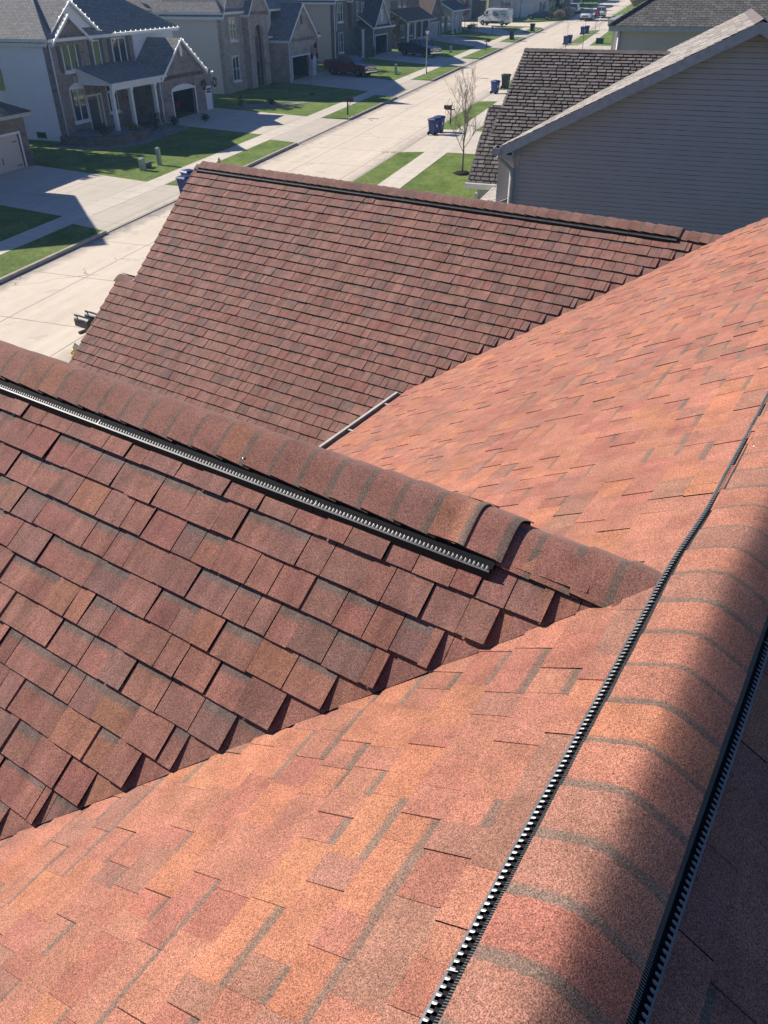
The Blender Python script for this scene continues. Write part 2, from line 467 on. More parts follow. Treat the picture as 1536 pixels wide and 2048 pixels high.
M = {}
M['sh_main'] = shingle_mat('granule_shingle_main', 0, 330, 0.72)
M['sh_cross'] = shingle_mat('granule_shingle_cross', 0.7, 330, 0.72, (5.5, 1.6, 1.6))
M['sh_edge'] = plain('asphalt_edge', (0.012, 0.009, 0.009), 0.8, 0.2)
M['sh_under'] = plain('asphalt_underlay', (0.022, 0.013, 0.012), 0.9, 0.1)
M['sh_grey'] = shingle_mat('granule_shingle_grey', 0.0, 300, 0.4)
M['plastic'] = plain('black_plastic', (0.012, 0.012, 0.013), 0.85, 0.15)
M['baffle'] = plain('glossy_grey_plastic', (0.11, 0.112, 0.115), 0.36, 1.0, var=0.3, scale=14)
M['nail'] = plain('galvanised_nail', (0.6, 0.6, 0.6), 0.25, 0.5, 1.0)
M['trim'] = plain('white_trim', (0.74, 0.75, 0.75), 0.5)
M['trim_grey'] = plain('grey_trim', (0.42, 0.42, 0.42), 0.5)
M['gutter'] = plain('pale_gutter', (0.62, 0.62, 0.56), 0.45, 0.4)
M['gutter_in'] = plain('gutter_inside', (0.42, 0.44, 0.36), 0.8)
M['grass'] = grass_mat('lawn_grass')
M['road'] = concrete_mat('road_concrete', (0.72, 0.622, 0.495), 4.6, 3.85, 1.2, 0.35, dirt=((25.75, .75), (17.9, .4)))
M['walk'] = concrete_mat('sidewalk_concrete', (0.66, 0.59, 0.49), 1.5, 0, crack=False, jc=0.45)
M['drive'] = concrete_mat('driveway_concrete', (0.61, 0.545, 0.445), 3.1, 3.4, 0.5, 0.9, crack=False, jc=0.4)
M['kerb'] = plain('kerb_concrete', (0.42, 0.38, 0.32), 0.9, 0.2, scale=3)
M['mulch'] = plain('mulch', (0.03, 0.022, 0.018), 0.95, 0.1, bump=0.8, bscale=30)
M['rock'] = plain('river_rock', (0.27, 0.25, 0.23), 0.9, 0.2, var=0.4, scale=9, bump=0.8, bscale=14)
M['stone'] = brick_mat('wall_block', (0.20, 0.18, 0.16), (0.15, 0.14, 0.125), (0.06, 0.055, 0.05), 0.15, 0.35)
M['bark'] = plain('bark', (0.12, 0.09, 0.07), 0.9, 0.1)
M['bark_pale'] = plain('pale_bark', (0.15, 0.13, 0.115), 0.9, 0.1)
M['glass'] = glass_mat('window_glass')
M['glass_warm'] = glass_mat('window_glass_curtain', (0.055, 0.06, 0.055))
M['dark'] = plain('dark_inside', (0.012, 0.012, 0.014), 0.9, 0.1)
M['inside'] = plain('garage_inside', (0.05, 0.05, 0.052), 0.9, 0.1)
M['tyre'] = plain('tyre_rubber', (0.02, 0.02, 0.022), 0.85, 0.2)
M['rim'] = plain('alloy_rim', (0.5, 0.5, 0.52), 0.3, 0.5, 0.9)
M['chrome'] = plain('chrome', (0.7, 0.7, 0.72), 0.15, 0.5, 1.0)
M['lamp'] = plain('lamp_lens', (0.75, 0.75, 0.75), 0.2, 0.6)
M['bulb'] = plain('lit_bulb', (0.8, 0.8, 0.8), 0.3)
_b = M['bulb'].node_tree.nodes['Principled BSDF']; _b.inputs['Emission Color'].default_value = (1, .98, .95, 1); _b.inputs['Emission Strength'].default_value = 1.2
M['red_lens'] = plain('red_lens', (0.4, 0.02, 0.02), 0.2, 0.6)
M['black'] = plain('black_paint', (0.012, 0.012, 0.013), 0.45, 0.5)
M['steel'] = plain('galvanised_steel', (0.38, 0.4, 0.42), 0.45, 0.5, 0.6)
M['shrub'] = leaf_mat('shrub_leaf', (0.03, 0.05, 0.018), (0.06, 0.085, 0.03))
M['shrub_y'] = leaf_mat('shrub_yellow_leaf', (0.12, 0.13, 0.03), (0.2, 0.2, 0.05))
M['shrub_b'] = leaf_mat('shrub_brown_leaf', (0.06, 0.045, 0.03), (0.11, 0.08, 0.05))
M['leaf_red'] = leaf_mat('autumn_leaf', (0.18, 0.07, 0.05), (0.3, 0.15, 0.09))
M['leaf_tan'] = leaf_mat('dry_grass_leaf', (0.5, 0.4, 0.26), (0.66, 0.56, 0.4))
M['r_grey'] = roofing_mat('roofing_grey', (0.13, 0.125, 0.115), (0.2, 0.19, 0.175))
M['r_light'] = roofing_mat('roofing_light_grey', (0.24, 0.235, 0.22), (0.33, 0.32, 0.30))
M['r_dark'] = roofing_mat('roofing_dark', (0.09, 0.09, 0.092), (0.14, 0.14, 0.142))
M['r_brown'] = roofing_mat('roofing_brown', (0.16, 0.11, 0.08), (0.22, 0.16, 0.12))
M['b_brown'] = brick_mat('brick_brown', (0.22, 0.15, 0.125), (0.14, 0.11, 0.105), (0.46, 0.42, 0.38))
M['b_tan'] = brick_mat('brick_tan', (0.42, 0.32, 0.27), (0.30, 0.24, 0.21), (0.5, 0.46, 0.4))
M['b_dark'] = brick_mat('brick_dark', (0.16, 0.13, 0.12), (0.105, 0.09, 0.085), (0.25, 0.23, 0.21))
M['b_red'] = brick_mat('brick_red_brown', (0.23, 0.145, 0.12), (0.16, 0.11, 0.1), (0.28, 0.25, 0.22))
M['s_white'] = siding_mat('siding_white', (0.84, 0.86, 0.88))
M['s_cream'] = siding_mat('siding_cream', (0.70, 0.65, 0.58))
M['s_tan'] = siding_mat('siding_tan', (0.56, 0.49, 0.44))
M['s_grey'] = siding_mat('siding_grey', (0.34, 0.36, 0.36))
M['s_sage'] = siding_mat('siding_sage', (0.46, 0.48, 0.43))
M['s_neigh'] = plain('siding_warm_grey', (0.47, 0.43, 0.41), 0.55, 0.35, var=0.05, scale=0.7)
M['shutter'] = plain('shutter_paint', (0.1, 0.105, 0.11), 0.6)

# ================================================================== the house the picture is taken from
def clip2(poly, a, b, c):
    """keep a*x + b*s <= c"""
    out = []
    for i in range(len(poly)):
        p, q = poly[i], poly[(i + 1) % len(poly)]
        dp, dq = a * p[0] + b * p[1] - c, a * q[0] + b * q[1] - c
        if dp <= 0: out.append(p)
        if (dp < 0 < dq) or (dq < 0 < dp):
            t = dp / (dp - dq)
            out.append((p[0] + t * (q[0] - p[0]), p[1] + t * (q[1] - p[1])))
    return out
def shingles(mb, O, ex, es, x0, x1, S, e, pal, seed, clips=(), t=0.0065, rais=0.0045, band=0.34, bcol=(0.15, 0.125, 0.1), wmin=0.075, wmax=0.32, wob=0.0, bmix=0.8, gp=0.0028, stair=None, smin=0.03, gprob=0.55, lmax=0.0028, pr=0.5, full=True):
    """laminated shingles: courses down the slope, each a row of thick and thin tabs (material 0 granules, 1 cut edges)"""
    rng = random.Random(seed)
    O, ex, es = Vector(O), Vector(ex).normalized(), Vector(es).normalized()
    en = ex.cross(es)
    if en.z < 0: en = -en
    ph = [rng.uniform(0, 6.28) for _ in range(6)]
    def wav(x, s):
        return wob * (math.sin(x * 9.1 + ph[0] + 0.6 * math.sin(s * 3 + ph[1])) * 0.5 + math.sin(x * 21 + ph[2] + s * 2.1) * 0.35 + math.sin(s * 7 + ph[3] + x * 1.3) * 0.3)
    n = int(math.ceil(S / e))
    for i in range(n):
        s0, s1 = i * e, min((i + 1) * e, S + 0.02)
        x = x0 - rng.uniform(0, 0.25)
        raised = rng.random() < 0.5
        while x < x1:
            w = rng.uniform(wmin, wmax)
            gap = gp if (full and rng.random() < gprob) else 0.0006
            xa, xb = max(x, x0), min(x + w - gap, x1)
            x += w
            raised = (rng.random() < pr) if not raised else (rng.random() < 0.35)
            if xb - xa < 0.008: continue
            butt = s1 + rng.uniform(-0.003, 0.003)
            lift = rng.uniform(0, lmax)
            r = rais if raised else 0.0
            k = rng.choices(range(len(pal)), [p[1] for p in pal])[0]
            col = pal[k][0]; j = rng.uniform(0.92, 1.08)
            col = tuple(c * j * rng.uniform(0.97, 1.03) for c in col)
            def H(px, ps):
                return 0.002 + (t + lift) * (ps - s0) / e + r + wav(px, ps)
            base = [(xa, s0 - 0.012), (xb, s0 - 0.012), (xb, butt), (xa, butt)]
            cls = list(clips) + [(0, -1, -smin)]
            if stair: cls.append((1, 0, max(stair[0] - stair[1] * s1, stair[2] if len(stair) > 2 else -99)))
            for cl in cls:
                base = clip2(base, *cl)
                if len(base) < 3: break
            if len(base) < 3: continue
            P = lambda q, h: O + ex * q[0] + es * q[1] + en * h
            # top, with the darker printed band below the course above
            if not raised and rng.random() < band:
                sb = s0 + rng.uniform(0.018, 0.036); sc = sb + 0.016
                f = rng.uniform(0.85, 1.15)
                bc = tuple(c * f * bmix + d * (1 - bmix) for c, d in zip(bcol, col))
                for pol in (clip2(base, 0, 1, sb), clip2(clip2(base, 0, -1, -sb), 0, 1, sc), clip2(base, 0, -1, -sc)):
                    if len(pol) > 2:
                        mb.poly([P(q, H(*q)) for q in pol], 0, [bc if q[1] < sb + 1e-5 else col for q in pol])
            else:
                mb.poly([P(q, H(*q)) for q in base], 0, col)
            for a in range(len(base)):
                q, u = base[a], base[(a + 1) % len(base)]
                if abs(q[1] - (s0 - 0.012)) < 1e-6 and abs(u[1] - (s0 - 0.012)) < 1e-6: continue
                dep = 0.011 if abs(q[1] - u[1]) < 1e-6 else (0.006 if abs(q[0] - u[0]) < 1e-6 else 0.03)
                sd = abs(q[0] - u[0]) < 1e-6 and gap < 0.001
                mb.poly([P(q, H(*q)), P(u, H(*u)), P(u, H(*u) - dep), P(q, H(*q) - dep)], 0 if sd else 1, tuple(min(.8, c * 1.25) for c in col) if sd else (1, 1, 1))  # gapless tab sides tinted paler, painting in their sunlit highlight

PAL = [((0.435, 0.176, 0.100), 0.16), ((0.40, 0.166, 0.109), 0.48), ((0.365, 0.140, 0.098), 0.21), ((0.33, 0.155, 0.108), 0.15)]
PAL1 = [((0.31, 0.137, 0.102), 0.46), ((0.28, 0.132, 0.104), 0.24), ((0.285, 0.117, 0.09), 0.13), ((0.345, 0.150, 0.095), 0.10), ((0.24, 0.126, 0.104), 0.07)]  # same shingles as PAL, weaker sun on the cross gable tinted in darker
BANDC = (0.165, 0.127, 0.10)

XR, ZR = -0.108, -1.461           # main ridge: runs along Y
MM = 0.60
Y0, Y1 = -2.2, 9.33
X_EAVE = -4.08
YR1, M1 = 2.045, 0.793            # near cross gable: ridge runs along X
ZR1 = M1 * YR1 - 3.17 - 0.032
YR2, M2 = 9.23, 0.649             # far cross gable
ZR2 = M2 * YR2 - 8.306 - 0.03
HB = Vector((-3.0, 4.0, -11.05))
house = thing('red_roof_house', 'house under the red shingle roof in the foreground, with black ridge vents', 'house', Matrix.Translation(HB))
def hb(name, mb, mats, label=None, parent=None):
    mb.shift(-HB)
    o = mb.build(name, mats, parent or house)
    if label: o['label'] = label
    return o
cm = math.hypot(1, MM); c1 = math.hypot(1, M1); c2 = math.hypot(1, M2)
SHM = [M['sh_main'], M['sh_edge'], M['sh_under']]
SHX = [M['sh_cross'], M['sh_edge'], M['sh_under']]
# -- sunny main slope
mb = MB()
SLm = (XR - X_EAVE) * cm
shingles(mb, (XR, 0, ZR), (0, 1, 0), (-1, 0, -MM), Y0, Y1, SLm, 0.143, PAL, 11, band=0.5, bcol=BANDC, wmin=0.07, wmax=0.23, gp=0.0019, gprob=.42, wob=0.0016, pr=0.4, rais=0.0035)
def deckpoly(mb, pts): mb.poly(pts, 2)
deckpoly(mb, [(XR, Y0, ZR - .004), (XR, Y1, ZR - .004), (X_EAVE, Y1, ZR - MM * (XR - X_EAVE) - .004), (X_EAVE, Y0, ZR - MM * (XR - X_EAVE) - .004)])
hb('roof_slope', mb, SHM, 'sunlit orange-red shingle slope')
# -- shaded slope behind the ridge
mb = MB()
shingles(mb, (XR, 0, ZR), (0, 1, 0), (1, 0, -MM), Y0, Y1, 4.6, 0.143, PAL, 12, band=0.42, bcol=BANDC, wmin=0.09, wmax=0.3, wob=0.0012)
deckpoly(mb, [(XR, Y1, ZR - .004), (XR, Y0, ZR - .004), (XR + 3.95, Y0, ZR - MM * 3.95 - .004), (XR + 3.95, Y1, ZR - MM * 3.95 - .004)])
hb('roof_slope', mb, SHM, 'shaded shingle slope right of the main ridge')
# -- near cross gable: slope towards the camera, cut along the valley
XL1 = -8.9
va, vb, vc = 1.0, M1 / MM * 1 / c1, M1 / MM * YR1 - (1.774 / MM) + 0.012     # x + k*s <= c
mb = MB()
S1 = 3.95
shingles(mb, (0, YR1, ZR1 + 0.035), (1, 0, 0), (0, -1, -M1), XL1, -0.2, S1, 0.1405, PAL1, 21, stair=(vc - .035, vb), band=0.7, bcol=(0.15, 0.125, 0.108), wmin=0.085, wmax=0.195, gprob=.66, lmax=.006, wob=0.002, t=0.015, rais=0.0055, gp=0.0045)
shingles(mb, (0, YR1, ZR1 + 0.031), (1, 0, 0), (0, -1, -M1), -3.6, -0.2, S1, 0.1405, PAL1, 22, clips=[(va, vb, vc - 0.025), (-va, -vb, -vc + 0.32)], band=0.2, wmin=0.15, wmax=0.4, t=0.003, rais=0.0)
deckpoly(mb, [(XL1, YR1, ZR1), (-0.3, YR1, ZR1), (-0.3 - M1 / MM * 3.05, YR1 - 3.05, ZR1 - M1 * 3.05), (XL1, YR1 - 3.05, ZR1 - M1 * 3.05)])
hb('roof_slope', mb, SHX, 'near cross gable slope with a ragged valley edge')
mb = MB()
shingles(mb, (0, YR1, ZR1 + 0.014), (-1, 0, 0), (0, 1, -M1), 0.3, -XL1, 2.6, 0.143, PAL, 23, clips=[(-1, M1 / MM / c1, -0.27)], band=0.3, bcol=BANDC)
deckpoly(mb, [(-0.3, YR1, ZR1), (XL1, YR1, ZR1), (XL1, YR1 + 2.1, ZR1 - M1 * 2.1), (-0.3 - M1 / MM * 2.1, YR1 + 2.1, ZR1 - M1 * 2.1)])
hb('roof_slope', mb, SHM, 'hidden far slope of the near cross gable')
# -- far cross gable
XL2 = -9.5
mb = MB()
S2 = 4.9
k2 = M2 / MM / c2
v2c = M2 / MM * YR2 - 11.517 + 0.012
ysplit = 7.36
s_split = (YR2 - ysplit) * c2
nc = int(round(s_split / 0.1435)) * 0.1435
pal2 = [((0.285, 0.146, 0.116), 0.4), ((0.26, 0.137, 0.112), 0.32), ((0.265, 0.120, 0.096), 0.15), ((0.215, 0.126, 0.108), 0.13)]  # same shingles again, this slope's weaker sun painted in as a darker tint
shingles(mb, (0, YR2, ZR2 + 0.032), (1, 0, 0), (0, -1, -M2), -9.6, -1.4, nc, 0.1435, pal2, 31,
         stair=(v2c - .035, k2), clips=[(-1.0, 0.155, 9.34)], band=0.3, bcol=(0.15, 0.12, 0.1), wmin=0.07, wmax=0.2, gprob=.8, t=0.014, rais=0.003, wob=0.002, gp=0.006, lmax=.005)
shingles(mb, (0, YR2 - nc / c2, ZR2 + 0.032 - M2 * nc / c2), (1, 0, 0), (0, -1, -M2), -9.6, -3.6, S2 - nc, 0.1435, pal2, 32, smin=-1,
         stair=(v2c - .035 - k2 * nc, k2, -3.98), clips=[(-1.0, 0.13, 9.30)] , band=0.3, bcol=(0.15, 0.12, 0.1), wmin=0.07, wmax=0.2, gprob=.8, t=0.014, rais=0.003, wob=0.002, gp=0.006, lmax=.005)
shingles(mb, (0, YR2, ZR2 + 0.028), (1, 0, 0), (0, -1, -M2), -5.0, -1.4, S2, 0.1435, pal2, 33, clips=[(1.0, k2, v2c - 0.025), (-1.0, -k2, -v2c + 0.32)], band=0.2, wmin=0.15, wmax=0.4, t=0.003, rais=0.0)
Yb = YR2 - S2 / c2
deckpoly(mb, [(-9.26, YR2, ZR2), (-1.56, YR2, ZR2), (-4.05, 6.9, ZR2 - M2 * (YR2 - 6.9)), (-4.05, Yb, ZR2 - M2 * (YR2 - Yb)), (-8.75, Yb, ZR2 - M2 * (YR2 - Yb)), (-8.98, ysplit, ZR2 - M2 * (YR2 - ysplit))])
hb('roof_slope', mb, SHX, 'far cross gable slope of red shingles, its weaker sun painted in as brown')
mb = MB()
shingles(mb, (0, YR2, ZR2 + 0.004), (-1, 0, 0), (0, 1, -M2), 1.75, 9.26, 4.6, 0.29, pal2, 34, band=0.2, wmin=0.3, wmax=0.8)
deckpoly(mb, [(-1.75, YR2, ZR2), (-9.26, YR2, ZR2), (-9.26, YR2 + 3.9, ZR2 - M2 * 3.9), (-1.75, YR2 + 3.9, ZR2 - M2 * 3.9)])
hb('roof_slope', mb, SHX, 'hidden far slope of the far cross gable')
# lower gable beside the far one: a short stub of ridge and its own far slope
zl = ZR2 - M2 * (YR2 - 7.40)
mb = MB()
mb.poly([(-9.36, 7.40, zl + .01), (-9.0, 7.40, zl + .01), (-9.0, 9.0, zl - M2 * 1.6), (-9.36, 9.0, zl - M2 * 1.6)], 0, (0.3, 0.13, 0.1))
hb('roof_slope', mb, SHX, 'far slope of the small lower gable')
# -- ridge vents and cap shingles
def ridge_line(name, label, O, ang, m, L0, L1, vent, capdir, seed, exposure=0.146, off=None, fins=False, ends=(), hw=0.139, pal=PAL, rad=0.045, baffle=True, lift_end=0.0, eup=None, L0c=None, L1c=None):
    """local x runs along the ridge, y across it, z up; O is a point of the deck ridge"""
    R = Matrix.Rotation(ang, 3, 'Z'); O = Vector(O)
    off = off or (lambda x: (0.0, 0.0))
    def G(x, y, z):
        oy, oz = off(x)
        return O + R @ Vector((x, y + oy, z + oz))
    rng = random.Random(seed)
    root = None
    edge_up = eup if eup is not None else (0.028 if vent else 0.010)
    zt = -m * hw + edge_up + m * (math.sqrt(hw * hw + rad * rad) - rad)
    prof = [-1, -.88, -.76, -.64, -.53, -.43, -.34, -.26, -.18, -.11, -.05, 0, .05, .11, .18, .26, .34, .43, .53, .64, .76, .88, 1]
    def pz(y): return zt - m * (math.sqrt(y * y + rad * rad) - rad)
    if vent:
        mb = MB()
        n = max(2, int((L1 - L0) / 0.3))
        for i in range(n):                                          # black body under the caps
            a, b = L0 + .01 + (L1 - L0 - .02) * i / n, L0 + .01 + (L1 - L0 - .02) * (i + 1) / n
            for sgn in (-1, 1):
                ys = [0, 0.06, hw - 0.012]
                for j in range(2):
                    q0, q1 = ys[j] * sgn, ys[j + 1] * sgn
                    mb.poly([G(a, q0, pz(q0) - .006), G(b, q0, pz(q0) - .006), G(b, q1, pz(q1) - .006), G(a, q1, pz(q1) - .006)], 0)
                q = (hw - 0.012) * sgn; r = 0.170 * sgn
                mb.poly([G(a, q, pz(q) - .006), G(b, q, pz(q) - .006), G(b, q, -m * abs(q)), G(a, q, -m * abs(q))], 0)
                mb.poly([G(a, q, -m * abs(q) + .012), G(b, q, -m * abs(q) + .012), G(b, r, -m * abs(r) + .012), G(a, r, -m * abs(r) + .012)], 0)
        for x in (L0 + .01, L1 - .01):                              # closed black ends
            mb.poly([G(x, q * hw, pz(q * hw) - .006) for q in prof] + [G(x, hw, -m * hw - .04), G(x, 0, -0.03), G(x, -hw, -m * hw - .04)], 0)
        if fins:
            x = L0 + 0.01
            while x < fins:
                for sgn in (-1, 1):
                    y0, y1 = hw * .93 * sgn, (hw + 0.011) * sgn
                    h0, h1 = -m * abs(y0) + .008, -m * abs(y0) + .023
                    k0, k1 = -m * abs(y1) + .008, -m * abs(y1) + .017
                    mb.poly([G(x, y0, h0), G(x, y1, k0), G(x, y1, k1), G(x, y0, h1)], 1)
                    mb.poly([G(x, y0, h1), G(x, y1, k1), G(x + .0016, y1, k1), G(x + .0016, y0, h1)], 1)
                x += 0.0058
        root = hb('ridge_vent', mb, [M['plastic'], M['baffle']], label)
        mb = MB()                                                   # outer baffle: wall, flange and rounded teeth
        for sgn in (-1, 1):
            yo, yi, yt = 0.174, 0.169, 0.1585
            up = 0.021
            x = L0
            sect = L0 + 1.22
            while x < L1 - .02:
                p = 0.0163
                xe = min(x + p, L1)
                zo, zi, ztt = [-m * q + up for q in (yo, yi, yt)]
                mb.poly([G(x, yo * sgn, zo - .06), G(xe, yo * sgn, zo - .06), G(xe, yo * sgn, zo), G(x, yo * sgn, zo)], 1)
                mb.poly([G(x, yo * sgn, zo), G(xe, yo * sgn, zo), G(xe, yi * sgn, zi), G(x, yi * sgn, zi)], 0)
                w = p * 0.5
                tip = yt
                pts = [(x, yi, zi), (x + w, yi, zi), (x + w, tip + .004, ztt - .0024), (x + w * .8, tip + .0008, ztt), (x + w * .5, tip, ztt), (x + w * .2, tip + .0008, ztt), (x, tip + .004, ztt - .0024)]
                mid_a, mid_b = (x + w * .5, yi, zi + .0012), (x + w * .5, tip, ztt + .0016)
                for hp in ([pts[0], mid_a, mid_b, pts[5], pts[6]], [mid_a, pts[1], pts[2], pts[3], mid_b]):
                    mb.poly([G(a, b * sgn, c) for a, b, c in hp], 0)
                mb.poly([G(x, yi * sgn, zi - .003), G(xe, yi * sgn, zi - .003), G(xe, yi * sgn, zi), G(x, yi * sgn, zi)], 0)
                x += p
                if x > sect:                                        # joint between lengths
                    x += 0.004; sect += 1.22
                    mb.poly([G(x - .003, yo * sgn, zo + .001), G(x - .0005, yo * sgn, zo + .001), G(x + .002, (yt - .006) * sgn, -m * yt + .024), G(x, (yt - .006) * sgn, -m * yt + .024)], 2)
        hb('baffle', mb, [M['baffle'], M['plastic'], M['steel']], None, root)
    # cap shingles: pieces overlap towards -capdir
    mb = MB()
    a0 = L0 if L0c is None else L0c; a1 = L1 if L1c is None else L1c
    N = max(1, int(round((a1 - a0) / exposure)))
    ee = (a1 - a0) / N
    for i in range(N):
        k = rng.choices(range(len(pal)), [p[1] for p in pal])[0]
        jj = rng.uniform(0.95, 1.05); col = tuple(c * jj for c in pal[k][0])
        xs, xe = a0 + i * ee, a0 + (i + 1) * ee
        lo = xs - 0.03 if i else xs; hi = xe + 0.03 if i < N - 1 else xe
        bw = rng.uniform(0.020, 0.029)
        lift = 0.011 + rng.uniform(-.002, .003)
        if capdir > 0: ends_ = [(lo, -.003, 0), (xs + bw, .003, 1), (xe, lift, 0)]      # butt at +x ... band beside the next piece
        else: ends_ = [(hi if not lift_end or i < N - 1 else xe, -.003, 0), (xe - bw, .003, 1), (xs, lift, 0)]
        dz = lift_end if i == N - 1 else 0.0
        wv = [rng.uniform(-.0018, .0018) for _ in prof]
        ysc = 1 + rng.uniform(-.012, .012)
        rows = []
        xs_ = [ends_[0][0], ends_[1][0], ends_[1][0] + (ends_[2][0] - ends_[1][0]) * 0.1, (ends_[1][0] + ends_[2][0]) / 2, ends_[2][0]]
        hs_ = [ends_[0][1] + dz, ends_[1][1] + dz * .8, ends_[1][1] + .0006, (ends_[1][1] + ends_[2][1]) / 2, ends_[2][1]]
        for x, h in zip(xs_, hs_):
            rows.append([G(x + wv[q] * (1 if x == ends_[2][0] else 0), y * hw * ysc, pz(y * hw * ysc) + h) for q, y in enumerate(prof)])
        bc = tuple(c * .85 + d * .15 for c, d in zip(BANDC, col))
        mb.grid(rows, 0, [bc, bc, col, col, col])
        rows = [rows[0], rows[1], rows[4]]
        for q in range(len(prof) - 1):                              # exposed butt
            a, b = rows[2][q], rows[2][q + 1]
            d = Vector((0, 0, -0.012))
            mb.poly([a, b, b + d, a + d], 1)
        for r in range(2):                                          # long edges
            for q in (0, -1):
                a, b = rows[r][q], rows[r + 1][q]
                d = Vector((0, 0, -0.006))
                mb.poly([a, b, b + d, a + d], 1)
    o = hb('ridge_cap', mb, SHM, None if vent else label, root or house)
    # weld shading
    if vent:
        x = a0 + 0.1
        cnt = 0
        while x < min(a1, a0 + 9) and cnt < 14:
            for sgn in (-1, 1):
                if rng.random() < 0.22:
                    cnt += 1
                    mb = MB()
                    y = sgn * hw * 0.82
                    mb.lathe([(0.0045, 0.0), (0.0045, 0.002), (0.001, 0.003)], G(x + rng.uniform(-.03, .03), y, pz(y) + .004), 'z', 8)
                    hb('nail', mb, M['nail'], None, root)
            x += exposure * 2
    return root
def sm(a, b, x):
    t = min(1, max(0, (x - a) / (b - a))); return t * t * (3 - 2 * t)
mrng = random.Random(5)
_w = [mrng.uniform(0, 6.28) for _ in range(4)]
ridge_line('ridge_vent', 'long black vent along the main ridge under curved caps', (XR, 0, ZR + .010), math.pi / 2, MM, Y0 + .4, Y1 - .05, True, 1, 41,
           off=lambda x: (-0.026 * sm(2.1, 2.55, x) - .006 * sm(1.9, 2.2, x) * (1 - sm(2.2, 2.5, x)) + 0.0018 * math.sin(x * 4.1 + _w[0]), 0.008 * math.exp(-((x - 2.1) / .25) ** 2)), fins=4.5)
ridge_line('ridge_vent', 'black vent with pale teeth on the near cross gable', (0, YR1, ZR1 + 0.064), 0.0, M1, XL1 + .05, -0.775, True, -1, 42, exposure=0.143, pal=PAL1, L1c=-0.905, lift_end=0.012)
ridge_line('ridge_cap', 'loose end cap tucked under its lifted neighbour at the end of the near vent', (0, YR1, ZR1 + 0.064), 0.0, M1, -0.935, -0.765, False, -1, 47, exposure=0.17, pal=PAL1, eup=.022)
ridge_line('ridge_cap', 'short run of plain cap shingles joining the near gable to the main roof', (0, YR1, ZR1 + 0.046), 0.0, M1, -0.80, -0.245, False, -1, 43, exposure=0.139, pal=PAL1)
ridge_line('ridge_vent', 'black vent along the far cross gable', (0, YR2, ZR2 + 0.056), 0.0, M2, -9.22, -1.97, True, -1, 44, exposure=0.143, pal=pal2)
ridge_line('ridge_cap', 'short run of plain cap shingles joining the far gable to the main roof', (0, YR2, ZR2 + 0.048), 0.0, M2, -2.0, -1.5, False, -1, 45, exposure=0.14, pal=pal2)
ridge_line('ridge_cap', 'stub of cap shingles on the small lower gable', (0, 7.36, ZR2 - M2 * (YR2 - 7.36) + .03), 0.0, M2, -9.33, -9.03, False, -1, 46, pal=pal2, hw=0.13)
# nail heads glinting on the stub
# -- gutter along the main eave
zg = ZR - MM * (XR - X_EAVE)
mb = MB()
ya, yb = 3.9, 6.72
xo = X_EAVE - 0.07
zt_ = zg + .012
mb.box(xo - .006, xo + .006, ya, yb, zt_ - .10, zt_, 0)
mb.box(xo - .012, xo + .014, ya, yb, zt_, zt_ + .012, 0)
mb.box(xo + .006, X_EAVE + .03, ya, yb, zt_ - .11, zt_ - .09, 1)
mb.box(xo - .006, X_EAVE + .03, yb, yb + .004, zt_ - .1, zt_, 0)
gut = hb('gutter', mb, [M['gutter'], M['gutter_in']])
for y in (4.35, 5.0, 5.72, 6.42):
    mb = MB()
    mb.box(xo, X_EAVE + .02, y - .011, y + .011, zt_ - .006, zt_ + .002, 0)
    hb('gutter_hanger', mb, M['gutter'], None, gut)
# -- walls
mb = MB()
zb = -11.2
zE = zg - .2
mb.box(-3.85, 3.55, Y0 + .3, Y1 - .3, zb, zE, 0)
mb.prism([(-3.85, zE), (3.55, zE), (XR, ZR - .12)], 'y', Y1 - .34, Y1 - .28, 0)
mb.box(-8.55, -3.85, -0.4, 4.3, zb, ZR1 - M1 * 2.5, 0)
mb.prism([(-0.4, ZR1 - M1 * 2.5), (4.3, ZR1 - M1 * 2.4), (YR1, ZR1 - .1)], 'x', -8.55, -8.45, 0)
mb.box(-8.8, -1.9, 5.6, 12.6, zb, ZR2 - M2 * 3.75, 0)
mb.prism([(5.6, ZR2 - M2 * 3.7), (12.6, ZR2 - M2 * 3.6), (YR2, ZR2 - .1)], 'x', -8.8, -8.7, 0)
mb.prism([(9.4, ZR2 - M2 * .4), (12.6, ZR2 - M2 * 3.6), (9.4, ZR2 - M2 * 3.6)], 'x', -2.0, -1.9, 0)
hb('wall', mb, M['s_tan'])

# ================================================================== ground, street, lawns
def sheet(mb, pts, z, mi=0):
    mb.poly([(p[0], p[1], z) for p in pts], mi)
def rect(u0, u1, w0, w1): return [(u0, w0), (u1, w0), (u1, w1), (u0, w1)]
def slab(mb, pts, z0, z1, mi=0):
    mb.hexa([(p[0], p[1], z0) for p in pts], [(p[0], p[1], z1) for p in pts], mi)
mb = MB(); sheet(mb, rect(-80, 460, -300, 300), -0.02); struct('ground', mb, M['grass'], MS)
mb = MB()
arc = lambda cx, cy, r, a0, a1, n=8: [(cx + r * math.cos(math.radians(a0 + (a1 - a0) * i / n)), cy + r * math.sin(math.radians(a0 + (a1 - a0) * i / n))) for i in range(n + 1)]
sheet(mb, [(-78, 17.9), (153, 17.9)] + arc(153, 12.9, 5, 90, 0)[1:] + [(158, -200), (170.5, -200), (170.5, 12.5)] + [(176, 17.9), (420, 17.9), (420, 25.75), (176, 25.75), (170.5, 31)] + [(170.5, 200), (160, 200)] + arc(155, 30.75, 5, 0, -90) + [(-78, 25.75)], 0.0)
struct('road', mb, M['road'], MS)
HT = 0.13
LV = [(-78, 32.6), (41.0, 55.0), (64.2, 77.2), (88.2, 100.6), (108.6, 122.6), (131.0, 139.5), (147.5, 155)]
